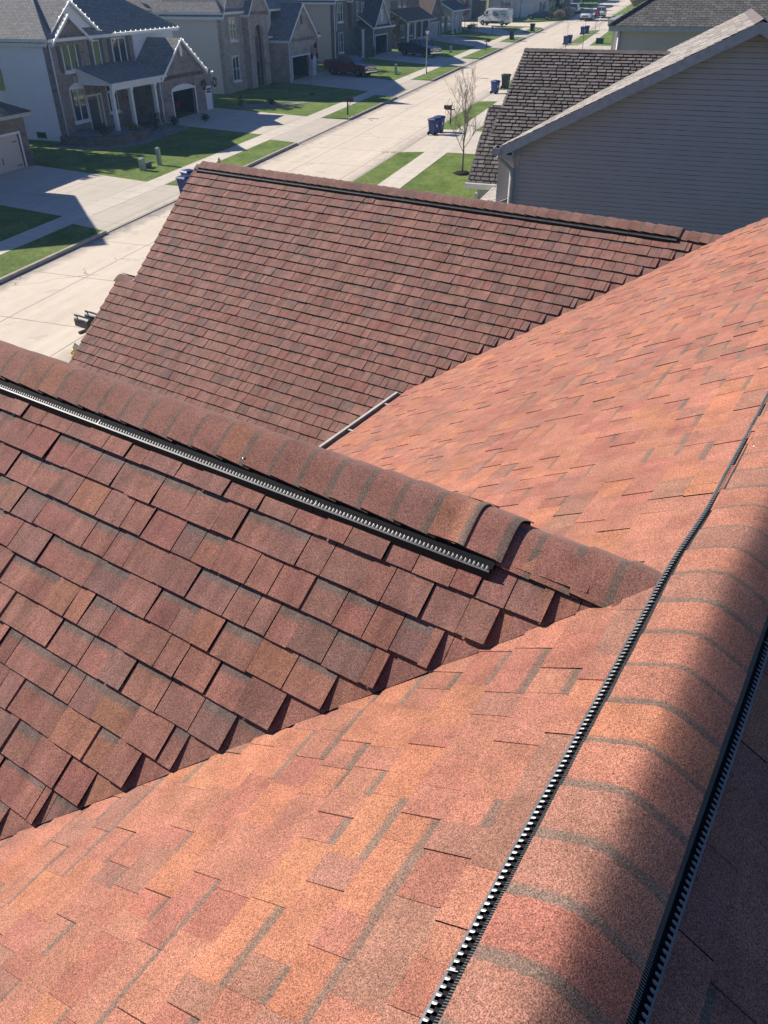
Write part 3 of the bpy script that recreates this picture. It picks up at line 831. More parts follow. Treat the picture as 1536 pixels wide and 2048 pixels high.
RV = [(-78, 8), (19.3, 27), (35.5, 54.0), (62.2, 76.4), (83.4, 118), (128.3, 129.0), (131.0, 145.5), (147.2, 153)]
mb = MB()
for a, b in LV:
    e = 0.5
    slab(mb, [(a, 28.1), (a + e if a > 0 else a, 25.9), (b - e, 25.9), (b, 28.1)], -0.3, HT)
slab(mb, [(155, 28.1), (155, 25.9)] + arc(155, 30.75, 4.85, -90, 0)[1:] + [(159.85, 33.0), (158.5, 33), (158.5, 31)], -0.3, HT)
slab(mb, [(-78, 29.5), (158, 29.5), (158, 190), (-78, 190)], -0.3, HT - .006)
slab(mb, [(-78, 28.1), (-78, 29.5), (158, 29.5), (158, 28.1)], -0.3, HT - .012)
for a, b in RV:
    e = 0.5
    slab(mb, [(a, 16.1), (b, 16.1), (b - e, 17.75), (a + e if a > 0 else a, 17.75)], -0.3, HT)
slab(mb, [(-78, 14.5), (156, 14.5), (156, 16.1), (-78, 16.1)], -0.3, HT - .012)
slab(mb, [(-78, -180), (156, -180), (156, 14.5), (-78, 14.5)], -0.3, HT - .006)
slab(mb, [(176, -150), (420, -150), (420, 17.5), (178, 17.5), (172, 12)], -0.3, HT)
slab(mb, [(172, 31.5), (177, 26.2), (420, 26.2), (420, 190), (172, 190)], -0.3, HT)
struct('lawn', mb, M['grass'], MS)
mb = MB()                                                           # kerbs
for a, b in LV:
    slab(mb, [(a + .5, 25.74), (b - .5, 25.74), (b - .5, 25.9), (a + .5, 25.9)], -0.3, HT + .004)
for (a, b), (c, d) in zip(LV[:-1], LV[1:]):
    slab(mb, [(b - .5, 25.74), (c + .5, 25.74), (c + .5, 25.9), (b - .5, 25.9)], -0.3, 0.035)
for a, b in RV:
    slab(mb, [(a + .5, 17.75), (b - .5, 17.75), (b - .5, 17.91), (a + .5, 17.91)], -0.3, HT + .004)
for (a, b), (c, d) in zip(RV[:-1], RV[1:]):
    slab(mb, [(b - .5, 17.75), (c + .5, 17.75), (c + .5, 17.91), (b - .5, 17.91)], -0.3, 0.035)
struct('kerb', mb, M['kerb'], MS)
mb = MB()
sheet(mb, rect(-78, 157.5, 28.1, 29.5), HT + .004)
sheet(mb, rect(-78, 154, 14.6, 16.1), HT + .004)
sheet(mb, [(154, 14.6), (157, 11), (157.6, 12), (155, 16.1), (154, 16.1)], HT + .004)
struct('sidewalk', mb, M['walk'], MS)
mb = MB()
def apron_l(a, b): mb.poly([(a + .5, 25.9, .037), (a, 28.1, HT + .004), (b, 28.1, HT + .004), (b - .5, 25.9, .037)][::-1], 0)
for (a, b), (c, d) in zip(LV[:-1], LV[1:]):
    mb.poly([(b - .5, 25.9, .037), (c + .5, 25.9, .037), (c, 28.1, HT - .002), (b, 28.1, HT - .002)], 0)
for (a, b), (c, d) in zip(RV[:-1], RV[1:]):
    mb.poly([(b, 16.1, HT - .002), (c, 16.1, HT - .002), (c + .5, 17.75, .037), (b - .5, 17.75, .037)], 0)
for pts in ([(33.6, 29.5), (41.3, 29.5), (43.2, 39.6), (35.4, 39.6)],
            [(56.5, 29.5), (64.6, 29.5), (66.5, 39.4), (58.8, 39.4), (58.0, 37.2), (57.5, 34.5)],
            [(79.2, 29.5), (87.0, 29.5), (92.0, 40.0), (83.0, 40.0)],
            [(101, 29.5), (109.0, 29.5), (115.5, 39.8), (106.5, 39.8)],
            [(123, 29.5), (130.6, 29.5), (135, 34), (143, 41.5), (134, 41.5), (127, 34)],
            [(140.0, 29.5), (147.4, 29.5), (163, 37.5), (163, 42), (152, 39)],
            [(54.2, 14.6), (54.2, 3.6), (62, 3.6), (62, 14.6)],
            [(27.3, 14.6), (24.0, 5.4), (30.5, 5.4), (35.2, 14.6)],
            [(76.6, 14.6), (76.6, 4), (83, 4), (83, 14.6)],
            [(118.2, 14.6), (118.2, 4), (128, 4), (128, 14.6)],
            [(8.2, 14.6), (8.2, 9.3), (19, 9.3), (19, 14.6)]):
    sheet(mb, pts, HT + .004)
mb.poly([(157.0, 29.5, HT + .004), (157.0, 30.6, HT + .004), (52, 30.6, HT + .004)][:0] or [(57.6, 36.4, HT + .003), (57.6, 37.4, HT + .003), (52.6, 38.9, HT + .003), (52.6, 38.0, HT + .003)], 0)
struct('driveway', mb, M['drive'], MS)

# ================================================================== houses
class HouseB:
    """collects walls, roof and trim of one house in its own frame: x along the street, y away from it, z up"""
    def __init__(self, name, label, M_, mats, group=None):
        self.root = thing(name, label, 'house', M_, group)
        self.wall, self.roof, self.trim = MB(), MB(), MB()
        self.mats = mats                                           # wall material list, roof, trim
    def wblock(self, x0, x1, y0, y1, z0, z1, mi=0): self.wall.box(x0, x1, y0, y1, z0, z1, mi)
    def gable(self, x0, x1, y0, y1, ze, pitch, axis='y', oh=0.3, ohe=0.3, wmi=None, th=0.1, fz0=None, inset=0.0):
        """gabled roof over a rectangle; the ridge runs along axis; wmi fills the gable ends"""
        T = self.trim; Rf = self.roof
        if axis == 'y':
            c = (x0 + x1) / 2; h = (x1 - x0) / 2; a0, a1 = y0 - oh, y1 + ohe
            P = lambda t, a, z: (c + t, a, z)
        else:
            c = (y0 + y1) / 2; h = (y1 - y0) / 2; a0, a1 = x0 - oh, x1 + ohe
            P = lambda t, a, z: (a, c + t, z)
        e = h + oh; zr = ze + h * pitch; zo = ze - oh * pitch
        up = th * 1.15
        for s in (-1, 1):
            q = [P(0, a0, zr + up), P(0, a1, zr + up), P(s * e, a1, zo + up), P(s * e, a0, zo + up)]
            k = [P(0, a0, zr), P(0, a1, zr), P(s * e, a1, zo), P(s * e, a0, zo)]
            if (s > 0) == (axis == 'y'): q, k = q[::-1], k[::-1]
            Rf.poly(q if axis == 'y' else q, 0)
            T.poly(k[::-1], 0)
            # eave board and rake boards
            ee = s * e
            T.poly([P(ee, a0, zo + up), P(ee, a1, zo + up), P(ee, a1, zo - .1), P(ee, a0, zo - .1)], 0)
            for a, d in ((a0, -.03), (a1, .03)):
                b1 = [P(0, a + d, zr + up + .012), P(ee, a + d, zo + up + .012), P(ee, a + d, zo - .1), P(0, a + d, zr - .1)]
                b0 = [P(0, a, zr + up + .012), P(ee, a, zo + up + .012), P(ee, a, zo - .1), P(0, a, zr - .1)]
                T.poly(b1, 0); T.poly([b0[0], b0[1], b1[1], b1[0]], 0); T.poly([b0[3], b0[2], b1[2], b1[3]], 0); T.poly([b0[1], b0[2], b1[2], b1[1]], 0)
        if wmi is not None:
            yy = (y0 + inset, y0 + inset + .12, y1 - .12, y1) if axis == 'y' else (x0 + inset, x0 + inset + .12, x1 - .12, x1)
            pts = [(c - h, ze - .3), (c + h, ze - .3), (c + h, ze), (c, zr), (c - h, ze)]
            self.wall.prism(pts, axis, yy[0], yy[1], wmi); self.wall.prism(pts, axis, yy[2], yy[3], wmi)
    def hip(self, x0, x1, y0, y1, ze, pitch, oh=0.35, band=0.2):
        X0, X1, Y0_, Y1_ = x0 - oh, x1 + oh, y0 - oh, y1 + oh
        w, d = X1 - X0, Y1_ - Y0_
        r = min(w, d) / 2; z = ze; zr = z + r * pitch
        if w >= d: A, B = (X0 + r, (Y0_ + Y1_) / 2, zr), (X1 - r, (Y0_ + Y1_) / 2, zr)
        else: A, B = ((X0 + X1) / 2, Y0_ + r, zr), ((X0 + X1) / 2, Y1_ - r, zr)
        c = [(X0, Y0_, z), (X1, Y0_, z), (X1, Y1_, z), (X0, Y1_, z)]
        R_ = self.roof
        if w >= d:
            R_.poly([c[0], c[1], B, A]); R_.poly([c[2], c[3], A, B]); R_.poly([c[1], c[2], B]); R_.poly([c[3], c[0], A])
        else:
            R_.poly([c[0], c[1], A]); R_.poly([c[2], c[3], B]); R_.poly([c[1], c[2], B, A]); R_.poly([c[3], c[0], A, B])
        self.trim.box(X0 + .02, X1 - .02, Y0_ + .02, Y1_ - .02, z - band, z - .003, 0)
        # hip caps
        for p, q in ((c[0], A), (c[1], B if w >= d else A), (c[2], B), (c[3], A if w >= d else B), (A, B)):
            p, q = Vector(p), Vector(q)
            if (q - p).length > .2: R_.tube([p + Vector((0, 0, .01)), q + Vector((0, 0, .01))], .07, 5, 0, cap=True)
    def shed(self, x0, x1, y0, z0, y1, z1, th=0.12, oh=0.25):
        """lean-to roof: low edge (y0,z0), high edge (y1,z1)"""
        a, b = x0 - oh, x1 + oh
        self.roof.poly([(a, y0, z0), (b, y0, z0), (b, y1, z1), (a, y1, z1)], 0)
        T = self.trim
        T.poly([(a, y0, z0 - th), (a, y1, z1 - th), (b, y1, z1 - th), (b, y0, z0 - th)], 0)
        T.box(a, b, y0 - .09, y0 - .003, z0 - .16, z0 + .015, 0)
        for x in (a, b):
            T.poly([(x, y0, z0 - .18), (x, y0, z0 + .012), (x, y1, z1 + .012), (x, y1, z1 - .18)], 0)
    def finish(self):
        self.wall.build('wall', self.mats[0], self.root)
        self.roof.build('roof', self.mats[1], self.root)
        if self.trim.f: self.trim.build('trim', self.mats[2], self.root)
        return self.root
    def part(self, name, mb, mats, parent=None, label=None):
        o = mb.build(name, mats, parent or self.root)
        if label: o['label'] = label
        return o
    def window(self, x, z, w, h, y=0.0, side='f', cols=2, rows=1, arch=0.0, shutters=False, sill=True, glass='glass', keystone=False):
        """x,z: lower left corner on the front (y plane) or on the left side wall (side 'l': x is measured along y)"""
        def tr(mb):
            if side == 'l': mb.v = [(y + p[1], -p[0], p[2]) for p in mb.v]; mb.v = [(a, -b, c) for a, b, c in mb.v]
            else: mb.v = [(p[0], y + p[1], p[2]) for p in mb.v]
            return mb
        f = MB(); b = 0.075
        f.box(x, x + b, -.07, .0, z, z + h); f.box(x + w - b, x + w, -.07, .0, z, z + h)
        f.box(x + b, x + w - b, -.07, .0, z, z + b); f.box(x + b, x + w - b, -.07, .0, z + h - b, z + h)
        for i in range(1, cols):
            q = x + w * i / cols; f.box(q - .04, q + .04, -.066, .0, z + b, z + h - b)
        for i in range(1, rows):
            q = z + h * i / rows; f.box(x + b, x + w - b, -.064, .0, q - .022, q + .022)
        if arch:
            n = 10
            pts = [(x, z + h + .002), (x + w, z + h + .002)] + [(x + w * (1 - i / n), z + h + .03 + arch * math.sin(math.pi * i / n)) for i in range(n + 1)]
            f.prism(pts, 'y', -.08, 0)
        fr = self.part('window', tr(f), M['trim'])
        g_ = MB(); g_.box(x + b * .6, x + w - b * .6, -.03, -.012, z + b * .6, z + h - b * .6)
        self.part('pane', tr(g_), M[glass], fr)
        if sill:
            s_ = MB(); s_.box(x - .1, x + w + .1, -.16, .0, z - .14, z - .004)
            self.part('sill', tr(s_), M['trim'], fr)
        if keystone:
            s_ = MB(); zz = z + h + arch + .06
            s_.prism([(x + w / 2 - .08, zz), (x + w / 2 + .08, zz), (x + w / 2 + .13, zz + .38), (x + w / 2 - .13, zz + .38)], 'y', -.1, 0)
            self.part('keystone', tr(s_), M['trim_grey'], fr)
        if shutters:
            for q in (x - .42, x + w + .05):
                s_ = MB(); s_.box(q, q + .36, -.05, 0, z - .02, z + h + .02)
                for k in range(9): s_.box(q + .04, q + .32, -.062, -.05, z + .06 + k * h / 9.3, z + .06 + k * h / 9.3 + h / 16)
                self.part('shutter', tr(s_), M['shutter'])
    def column(self, x, y, z0, z1, r=.13):
        c = MB(); c.box(x - r, x + r, y - r, y + r, z0 + .2, z1 - .16)
        c.box(x - r - .06, x + r + .06, y - r - .06, y + r + .06, z0, z0 + .2)
        c.box(x - r - .05, x + r + .05, y - r - .05, y + r + .05, z1 - .16, z1)
        self.part('porch_column', c, M['trim'])
    def garage_front(self, x0, x1, y, zt, ox0, ox1, oz, wmi=0, depth=5.5, open_=True, arch=0.0):
        """front wall of a garage with a real opening"""
        Wl = self.wall
        Wl.box(x0, ox0, y, y + .25, -.6, zt, wmi); Wl.box(ox1, x1, y, y + .25, -.6, zt, wmi); Wl.box(ox0, ox1, y, y + .25, oz + arch, zt, wmi)
        if arch:
            n = 10; mbp = MB()
            pts = [(ox0, oz), (ox1, oz)] + [(ox1 + (ox0 - ox1) * i / n, oz + arch * math.sin(math.pi * (0.12 + .76 * i / n))) for i in range(n + 1)]
            mbp.prism(pts, 'y', y + .05, y + .12); self.part('garage_door', mbp, M['trim'], None, 'raised white door, only its arched top showing')
            Wl.box(ox0, ox1, y + .13, y + .25, oz + .02, oz + arch, wmi)
        i_ = MB()
        i_.poly([(ox0 - .4, y + .25, .0), (ox1 + .4, y + .25, .0), (ox1 + .4, y + depth, .0), (ox0 - .4, y + depth, .0)], 0)
        i_.poly([(ox0 - .4, y + depth, 0), (ox1 + .4, y + depth, 0), (ox1 + .4, y + depth, 3), (ox0 - .4, y + depth, 3)], 0)
        i_.poly([(ox0 - .4, y + .25, 0), (ox0 - .4, y + depth, 0), (ox0 - .4, y + depth, 3), (ox0 - .4, y + .25, 3)], 0)
        i_.poly([(ox1 + .4, y + depth, 0), (ox1 + .4, y + .25, 0), (ox1 + .4, y + .25, 3), (ox1 + .4, y + depth, 3)], 0)
        i_.poly([(ox0 - .4, y + .25, 2.9), (ox0 - .4, y + depth, 2.9), (ox1 + .4, y + depth, 2.9), (ox1 + .4, y + .25, 2.9)], 0)
        self.part('garage_interior', i_, M['inside'])
        j = MB(); t = .12
        j.box(ox0 - t, ox0, y - .04, y - .002, 0, oz); j.box(ox1, ox1 + t, y - .04, y - .002, 0, oz); j.box(ox0 - t, ox1 + t, y - .04, y - .002, oz, oz + t)
        self.part('door_frame', j, M['trim'])
    def door(self, x, y, w=.95, h=2.1, mat='trim', lites=False, z=.0):
        d = MB(); d.box(x, x + w, y - .05, y - .002, z, z + h)
        for a in (.12, .55):
            for c in (.25, 1.15):
                d.box(x + a * w, x + a * w + w * .32, y - .062, y - .05, z + c, z + c + .7 * (.75 if c > 1 else 1))
        o = self.part('door', d, M[mat])
        if lites:
            g_ = MB()
            for i in range(3):
                for j in range(2): g_.box(x + .14 + i * .25, x + .34 + i * .25, y - .072, y - .05, z + h - .5 + j * .19, z + h - .35 + j * .19)
            self.part('door_light', g_, M['glass'], o)
        k = MB(); k.lathe([(.03, -.12), (.035, -.07), (.012, -.05)], (x + w * .88, y, z + 1.0), 'y', 8)
        self.part('handle', k, M['steel'], o)
    def downspout(self, x, y, z1, z0=.1, bend=(0, -.7)):
        d = MB(); d.tube([(x, y, z1), (x, y, z0 + .35), (x + bend[0], y + bend[1], z0)], .05, 6)
        self.part('downspout', d, M['trim'])

hl = 'houses across the street'
# ---------- house with string lights
H1 = HouseB('brick_house', 'white sided house with a brown brick front and string lights on its eaves', SM(50.1, 41.9, 0.15), [[M['s_white'], M['b_brown']], M['r_light'], M['trim']], hl)
h = H1
h.wblock(0, 15.7, 0.12, 11.5, -0.6, 6.2, 0)
h.wblock(0.0, 9.7, 0, .12, -0.6, 6.2, 1)
h.wblock(-.03, .35, -.03, .5, -.6, 6.15, 1)
h.hip(0, 15.7, 0, 11.5, 6.35, .66, oh=.35)
h.gable(0.1, 6.3, 0.35, 6, 6.2, .72, 'y', oh=.3, wmi=0)
h.gable(.25, 4.05, -.1, 4, 6.2, .74, 'y', oh=.28, wmi=1)
# porch
h.shed(2.35, 8.9, -2.95, 3.55, .1, 4.55)
h.trim.box(2.2, 8.6, -2.9, -2.7, 3.1, 3.4, 0)
h.wall.prism([(-2.7, 3.4), (0, 3.4), (0, 4.3)], 'x', 2.3, 2.4, 0)
for x in (2.3, 4.5, 7.6): h.column(x, -2.75, .25, 3.12)
h.wblock(2.0, 8.3, -3.0, 0, -.6, .25, 1)
# garage wing
h.garage_front(8.2, 16.4, -2.7, 3.4, 10.1, 13.5, 2.25, 1, arch=.42)
h.wblock(8.2, 8.4, -2.45, 3, -.6, 3.4, 1); h.wblock(16.2, 16.4, -2.45, 6, -.6, 3.4, 1)
h.gable(8.75, 15.1, -2.7, 3.2, 3.4, .74, 'y', oh=.3, wmi=1)
h.gable(15.0, 16.4, -2.2, 6.5, 3.15, .35, 'y', oh=.35, wmi=1)
h.wall.box(15.1, 16.4, -2.55, -2.45, 2.4, 3.3, 1)
v = MB(); v.prism([(11.92 + .2 * math.cos(t * .5236), 5.0 + .46 * math.sin(t * .5236)) for t in range(12)], 'y', -2.86, -2.76)
h.part('gable_vent', v, M['trim'])
h.door(15.15, -2.7, .95, 2.15, 'trim', True, .0)
h.door(3.05, 0, .95, 2.1, 'shutter', False, .25)
d = MB()
for x in (2.85, 4.1, 4.55): d.box(x, x + .09, -.06, 0, .25, 2.55)
d.box(2.85, 4.64, -.06, 0, 2.55, 2.66); h.part('door_surround', d, M['trim'])
h.window(1.15, 4.3, 1.55, 1.72, -.0, arch=.32, shutters=True, keystone=True)
h.window(4.6, 4.35, .85, 1.68, 0, cols=1, shutters=True)
h.window(6.95, 4.3, 1.75, 1.75, 0, shutters=True)
h.window(1.15, 1.1, 1.6, 2.15, 0, arch=.3, keystone=True)
h.window(5.3, 1.25, 1.2, 1.9, 0)
h.window(4.4, 3.05, 1.9, 1.5, -.0, side='l', cols=1, sill=False, glass='glass_warm')
h.window(1.75, .05, 1.0, .55, -.0, side='l', cols=1, sill=False)
h.downspout(-.08, -.12, 6.1, .1, (-.7, -.5))
h.downspout(9.7, -.1, 6.1, 4.5, (0, .02))
h.downspout(8.3, -2.85, 3.3, .1, (0, -.1))
h.finish()
# string lights: bulbs along the roof edges
mb = MB(); lr = random.Random(3)
def bulbs(p, q, n):
    n = max(2, int(n * .6))
    for i in range(n):
        t = (i + .5) / n
        c = [p[k] + (q[k] - p[k]) * t for k in range(3)]
        mb.lathe([(.01, -.045), (.028, -.02), (.028, .025), (.012, .05)], (c[0] + lr.uniform(-.02, .02), c[1], c[2] + .06), 'z', 6)
    mb.tube([p, q], .008, 4)
zz = 6.2
bulbs((.0, -.44, zz - .05), (2.15, -.44, 7.72), 12); bulbs((3.2, -.0, 8.52), (6.7, .0, 6.08), 15); bulbs((1.4, -.0, 7.3), (3.2, 0, 8.52), 5)
bulbs((6.8, -.42, 6.38), (16.1, -.42, 6.38), 24); bulbs((11.92, -3.05, 5.86), (15.4, -3.05, 3.35), 13); bulbs((10.5, -3.05, 4.85), (11.92, -3.05, 5.86), 4)
bulbs((15.3, -2.65, 3.2), (17.0, -2.65, 3.1), 7)
o = mb.build('string_lights', M['bulb'], None, SM(50.1, 41.9, 0.15))
tag(o, 'string of small white bulbs along the roof edges of the white sided house', 'string lights')
# ---------- tan brick house
H2 = HouseB('brick_house', 'tan brick house with a tall arched entry, behind the dark red pickup', SM(73.9, 41.9, 0.15), [[M['s_cream'], M['b_tan']], M['r_light'], M['trim']], hl)
h = H2
h.wblock(0, 10.5, .12, 12.5, -.6, 6.5, 0); h.wblock(0, 9.3, 0, .12, -.6, 6.5, 1); h.wblock(-.03, .4, -.03, .4, -.6, 6.45, 1)
h.hip(0, 17.5, 0, 12.5, 6.6, 1.0, oh=.4)  # pitch steepened above the view so the shadow reaches the street
h.gable(-.05, 5.3, -.15, 6, 6.6, 1.6, 'y', oh=.3, wmi=1)  # unseen steep gable added to cast its shadow on the street
h.wblock(10.5, 17.5, 1.5, 12.5, -.6, 6.5, 0)
# entry gable with the arch
def arch_wall(h, x0, x1, y, zt, ax0, ax1, spring, mi):
    n = 12; r = (ax1 - ax0) / 2; c = (ax0 + ax1) / 2
    h.wall.box(x0, ax0, y, y + .3, -.6, zt, mi); h.wall.box(ax1, x1, y, y + .3, -.6, zt, mi)
    for i in range(n):
        a, b = math.pi * i / n, math.pi * (i + 1) / n
        xa, xb = c + r * math.cos(a), c + r * math.cos(b)
        h.wall.hexa([(xb, y, spring + r * math.sin(b)), (xa, y, spring + r * math.sin(a)), (xa, y + .3, spring + r * math.sin(a)), (xb, y + .3, spring + r * math.sin(b))],
                    [(xb, y, zt), (xa, y, zt), (xa, y + .3, zt), (xb, y + .3, zt)], mi)
arch_wall(h, 4.1, 8.2, -.6, 6.5, 5.25, 7.05, 4.5, 1)
h.wblock(4.1, 4.3, -.3, 0, -.6, 6.5, 1); h.wblock(8.0, 8.2, -.3, 0, -.6, 6.5, 1)
h.gable(4.1, 8.2, -.6, 5, 6.5, 1.15, 'y', oh=.28, wmi=1)
d = MB(); d.box(5.3, 7.0, .0, .06, .0, 4.4); h.part('entry_recess', d, M['shutter'])
h.door(5.65, -.02, 1.0, 2.2, 'black')
# lean-to and garage
h.shed(8.2, 9.6, -.5, 4.3, 1.2, 5.2)
h.garage_front(9.0, 16.2, -2.3, 4.0, 9.9, 14.3, 2.4, 1)
h.wblock(9.0, 9.2, -2.05, 1, -.6, 4.0, 1); h.wblock(18.2, 18.4, -1.5, 7, -.6, 3.9, 1); h.wblock(16.0, 18.4, -1.5, -1.3, -.6, 3.9, 1)
h.gable(9.2, 16.1, -2.3, 5, 4.05, .84, 'y', oh=.28, wmi=1)
h.hip(14.5, 18.4, -1.5, 7, 4.0, .6, oh=.35)
h.door(15.0, -2.3, .95, 2.1, 'trim', False)
h.window(1.35, 4.3, 1.25, 1.85, 0, rows=2); h.window(1.3, .95, 1.35, 2.1, 0, rows=2)
v = MB(); v.box(12.5, 12.8, -2.36, -2.3, 5.2, 6.0); h.part('gable_vent', v, M['shutter'])
h.downspout(9.1, -2.42, 3.8, .1, (0, -.1))
for x in (14.75, 16.15):
    l_ = MB(); l_.box(x - .09, x + .09, -2.5, -2.3, 1.9, 2.3); l_.prism([(x - .13, 2.3), (x + .13, 2.3), (x, 2.45)], 'y', -2.52, -2.3); h.part('wall_lantern', l_, M['black'])
h.finish()
# ---------- dark brick house
H3 = HouseB('brick_house', 'dark brick two-storey house with black shutters and a small grey gable over its open garage', SM(100.9, 41.9, 0.15), [[M['s_tan'], M['b_dark'], M['s_grey']], M['r_dark'], M['trim']], hl)
h = H3
h.wblock(0, 11, .12, 12.5, -.6, 6.4, 0); h.wblock(0, 9.4, 0, .12, -.6, 6.4, 1); h.wblock(-.03, .4, -.03, .4, -.6, 6.3, 1)
h.hip(0, 14, 0, 12.5, 6.5, 1.0, oh=.4)  # out-of-view pitch raised to lengthen the shadow in front
h.gable(-.05, 4.6, -.1, 6, 6.5, 1.6, 'y', oh=.3, wmi=2); h.wblock(11, 14, 1.5, 12.5, -.6, 6.4, 0)  # first gable is unseen, added for its shadow on the street
h.gable(4.6, 9.6, -.5, 5, 6.4, .9, 'y', oh=.3, wmi=2); h.wblock(4.7, 9.5, -.5, .0, 3.4, 6.4, 1)
h.garage_front(6.6, 14.2, -2.5, 3.4, 7.6, 12.2, 2.4, 1)
h.wblock(6.6, 6.8, -2.25, .5, -.6, 3.4, 1); h.wblock(14.0, 14.2, -2.25, 6, -.6, 3.4, 1)
h.shed(6.3, 14.3, -2.85, 3.35, .2, 5.3)
h.gable(7.1, 12.9, -2.5, 2.0, 3.5, .95, 'y', oh=.28, wmi=2)
v = MB(); v.box(9.75, 10.25, -2.58, -2.5, 3.9, 5.2); h.part('gable_vent', v, M['trim'])
h.window(1.2, 4.1, 1.6, 1.95, 0, rows=2, shutters=True); h.window(1.15, .9, 1.6, 2.1, 0, rows=2, shutters=True)
h.window(6.1, 4.2, 1.0, 1.9, -.5, rows=2, shutters=True); h.window(8.0, 4.2, .9, 1.8, -.5, rows=2)
h.downspout(-.05, -.12, 6.3, .1, (0, -.3)); h.downspout(.55, -.1, 6.3, 3.2, (0, .02)); h.downspout(6.75, -2.62, 3.3, .1, (0, -.1))
h.column(5.6, -1.6, .1, 3.2)
h.finish()
# ---------- brown low house
H4 = HouseB('brick_house', 'low brown brick house with a shaded porch behind the navy pickup', SM(119.5, 41.0, 0.15), [[M['s_tan'], M['b_red']], M['r_brown'], M['trim_grey']], hl)
h = H4
h.wblock(0, 13, .12, 11, -.6, 5.6, 0); h.wblock(0, 13, 0, .12, -.6, 5.6, 1)
h.hip(0, 13, 0, 11, 5.7, 1.0, oh=.35)  # steep unseen hip, shaped for a longer shadow
h.gable(1.0, 5.0, -.1, 5, 5.7, 1.2, 'y', oh=.3, wmi=1)
h.shed(-.4, 13.2, -2.6, 3.1, .1, 4.5)
for x in (.2, 3.4, 6.6, 10.2): h.column(x, -2.4, .1, 2.95, .11)
h.wblock(-.3, 12, -2.7, 0, -.6, .12, 1)
h.garage_front(13, 20.5, -1.5, 3.4, 14.2, 19.0, 2.3, 1)
h.wblock(13, 13.2, -1.25, 2, -.6, 3.4, 1); h.wblock(20.3, 20.5, -1.25, 8, -.6, 3.4, 1)
h.gable(13.2, 20.4, -1.5, 8, 3.4, .8, 'y', oh=.3, wmi=1)
gd = MB(); gd.box(14.2, 19.0, -1.36, -1.28, 0, 2.3)
for k in range(4): gd.box(14.25, 18.95, -1.375, -1.36, .05 + k * .57, .5 + k * .57)
h.part('garage_door', gd, M['trim_grey'])
h.window(4.1, 1.0, 1.6, 1.5, 0); h.window(8, 1.0, 1.6, 1.5, 0); h.door(1.8, 0, 1, 2.1, 'black'); h.window(5, 4.7, 1.2, .8, 0)
h.window(3.0, 4.75, .8, .7, 0)
r_ = MB()
for x in (1.0, 4.4, 7.2):
    r_.box(x, x + 1.9, -2.5, -2.44, .9, 1.0)
    for k in range(8): r_.box(x + .05 + k * .24, x + .1 + k * .24, -2.5, -2.45, .1, .9)
h.part('porch_railing', r_, M['trim'])
h.finish()
# ---------- grey house with porch posts
H5 = HouseB('siding_house', 'grey house with a flat-fronted porch roof on white posts left of the white van', SM(142.0, 40.6, 0.15), [[M['s_sage'], M['b_tan']], M['r_dark'], M['trim']], hl)
h = H5
h.wblock(0, 15, .1, 11, -.6, 6.0, 0); h.wblock(9.4, 15, 0, .1, -.6, 6.0, 1)
h.hip(0, 15, 0, 11, 6.1, 1.0, oh=.35)  # hip raised out of view to throw a longer shadow
h.shed(.0, 9.6, -2.5, 3.2, .1, 4.5)
for x in (.3, 3.2, 5.4): h.column(x, -2.3, .0, 3.05, .14)
h.window(1.5, .9, 1.8, 1.6, .1); h.window(5.7, .9, 1.6, 1.6, .1); h.window(2, 4.0, 1.5, 1.4, .1); h.window(6.5, 4.0, 1.5, 1.4, .1)
h.door(10.2, 0, 1.6, 2.3, 'trim')
h.door(4.0, .1, .95, 2.1, 'shutter')
h.finish()
# ---------- sage house behind the van
H6 = HouseB('siding_house', 'pale sage house with a white corner board standing behind the white van', SM(172.5, 44.0, 0.15, 0.0), [[M['s_sage'], M['b_dark']], M['r_grey'], M['trim']], hl)
h = H6
h.wblock(0, 11, 0, 10, -.6, 6.2, 0); h.hip(0, 11, 0, 10, 6.3, .7)
h.window(2, 3.6, 1.4, 1.6, -.0, side='l', cols=2); h.window(3, 1.0, 1.4, 1.6, 0)
h.trim.box(-.06, .1, -.06, .1, -.3, 6.2); h.wblock(5, 11.2, -1.5, 0, -.5, 3.2, 1); h.shed(5, 11.2, -1.8, 3.2, .1, 4.3)
h.door(3.0, 0, 1.0, 2.1, 'trim')
h.finish()
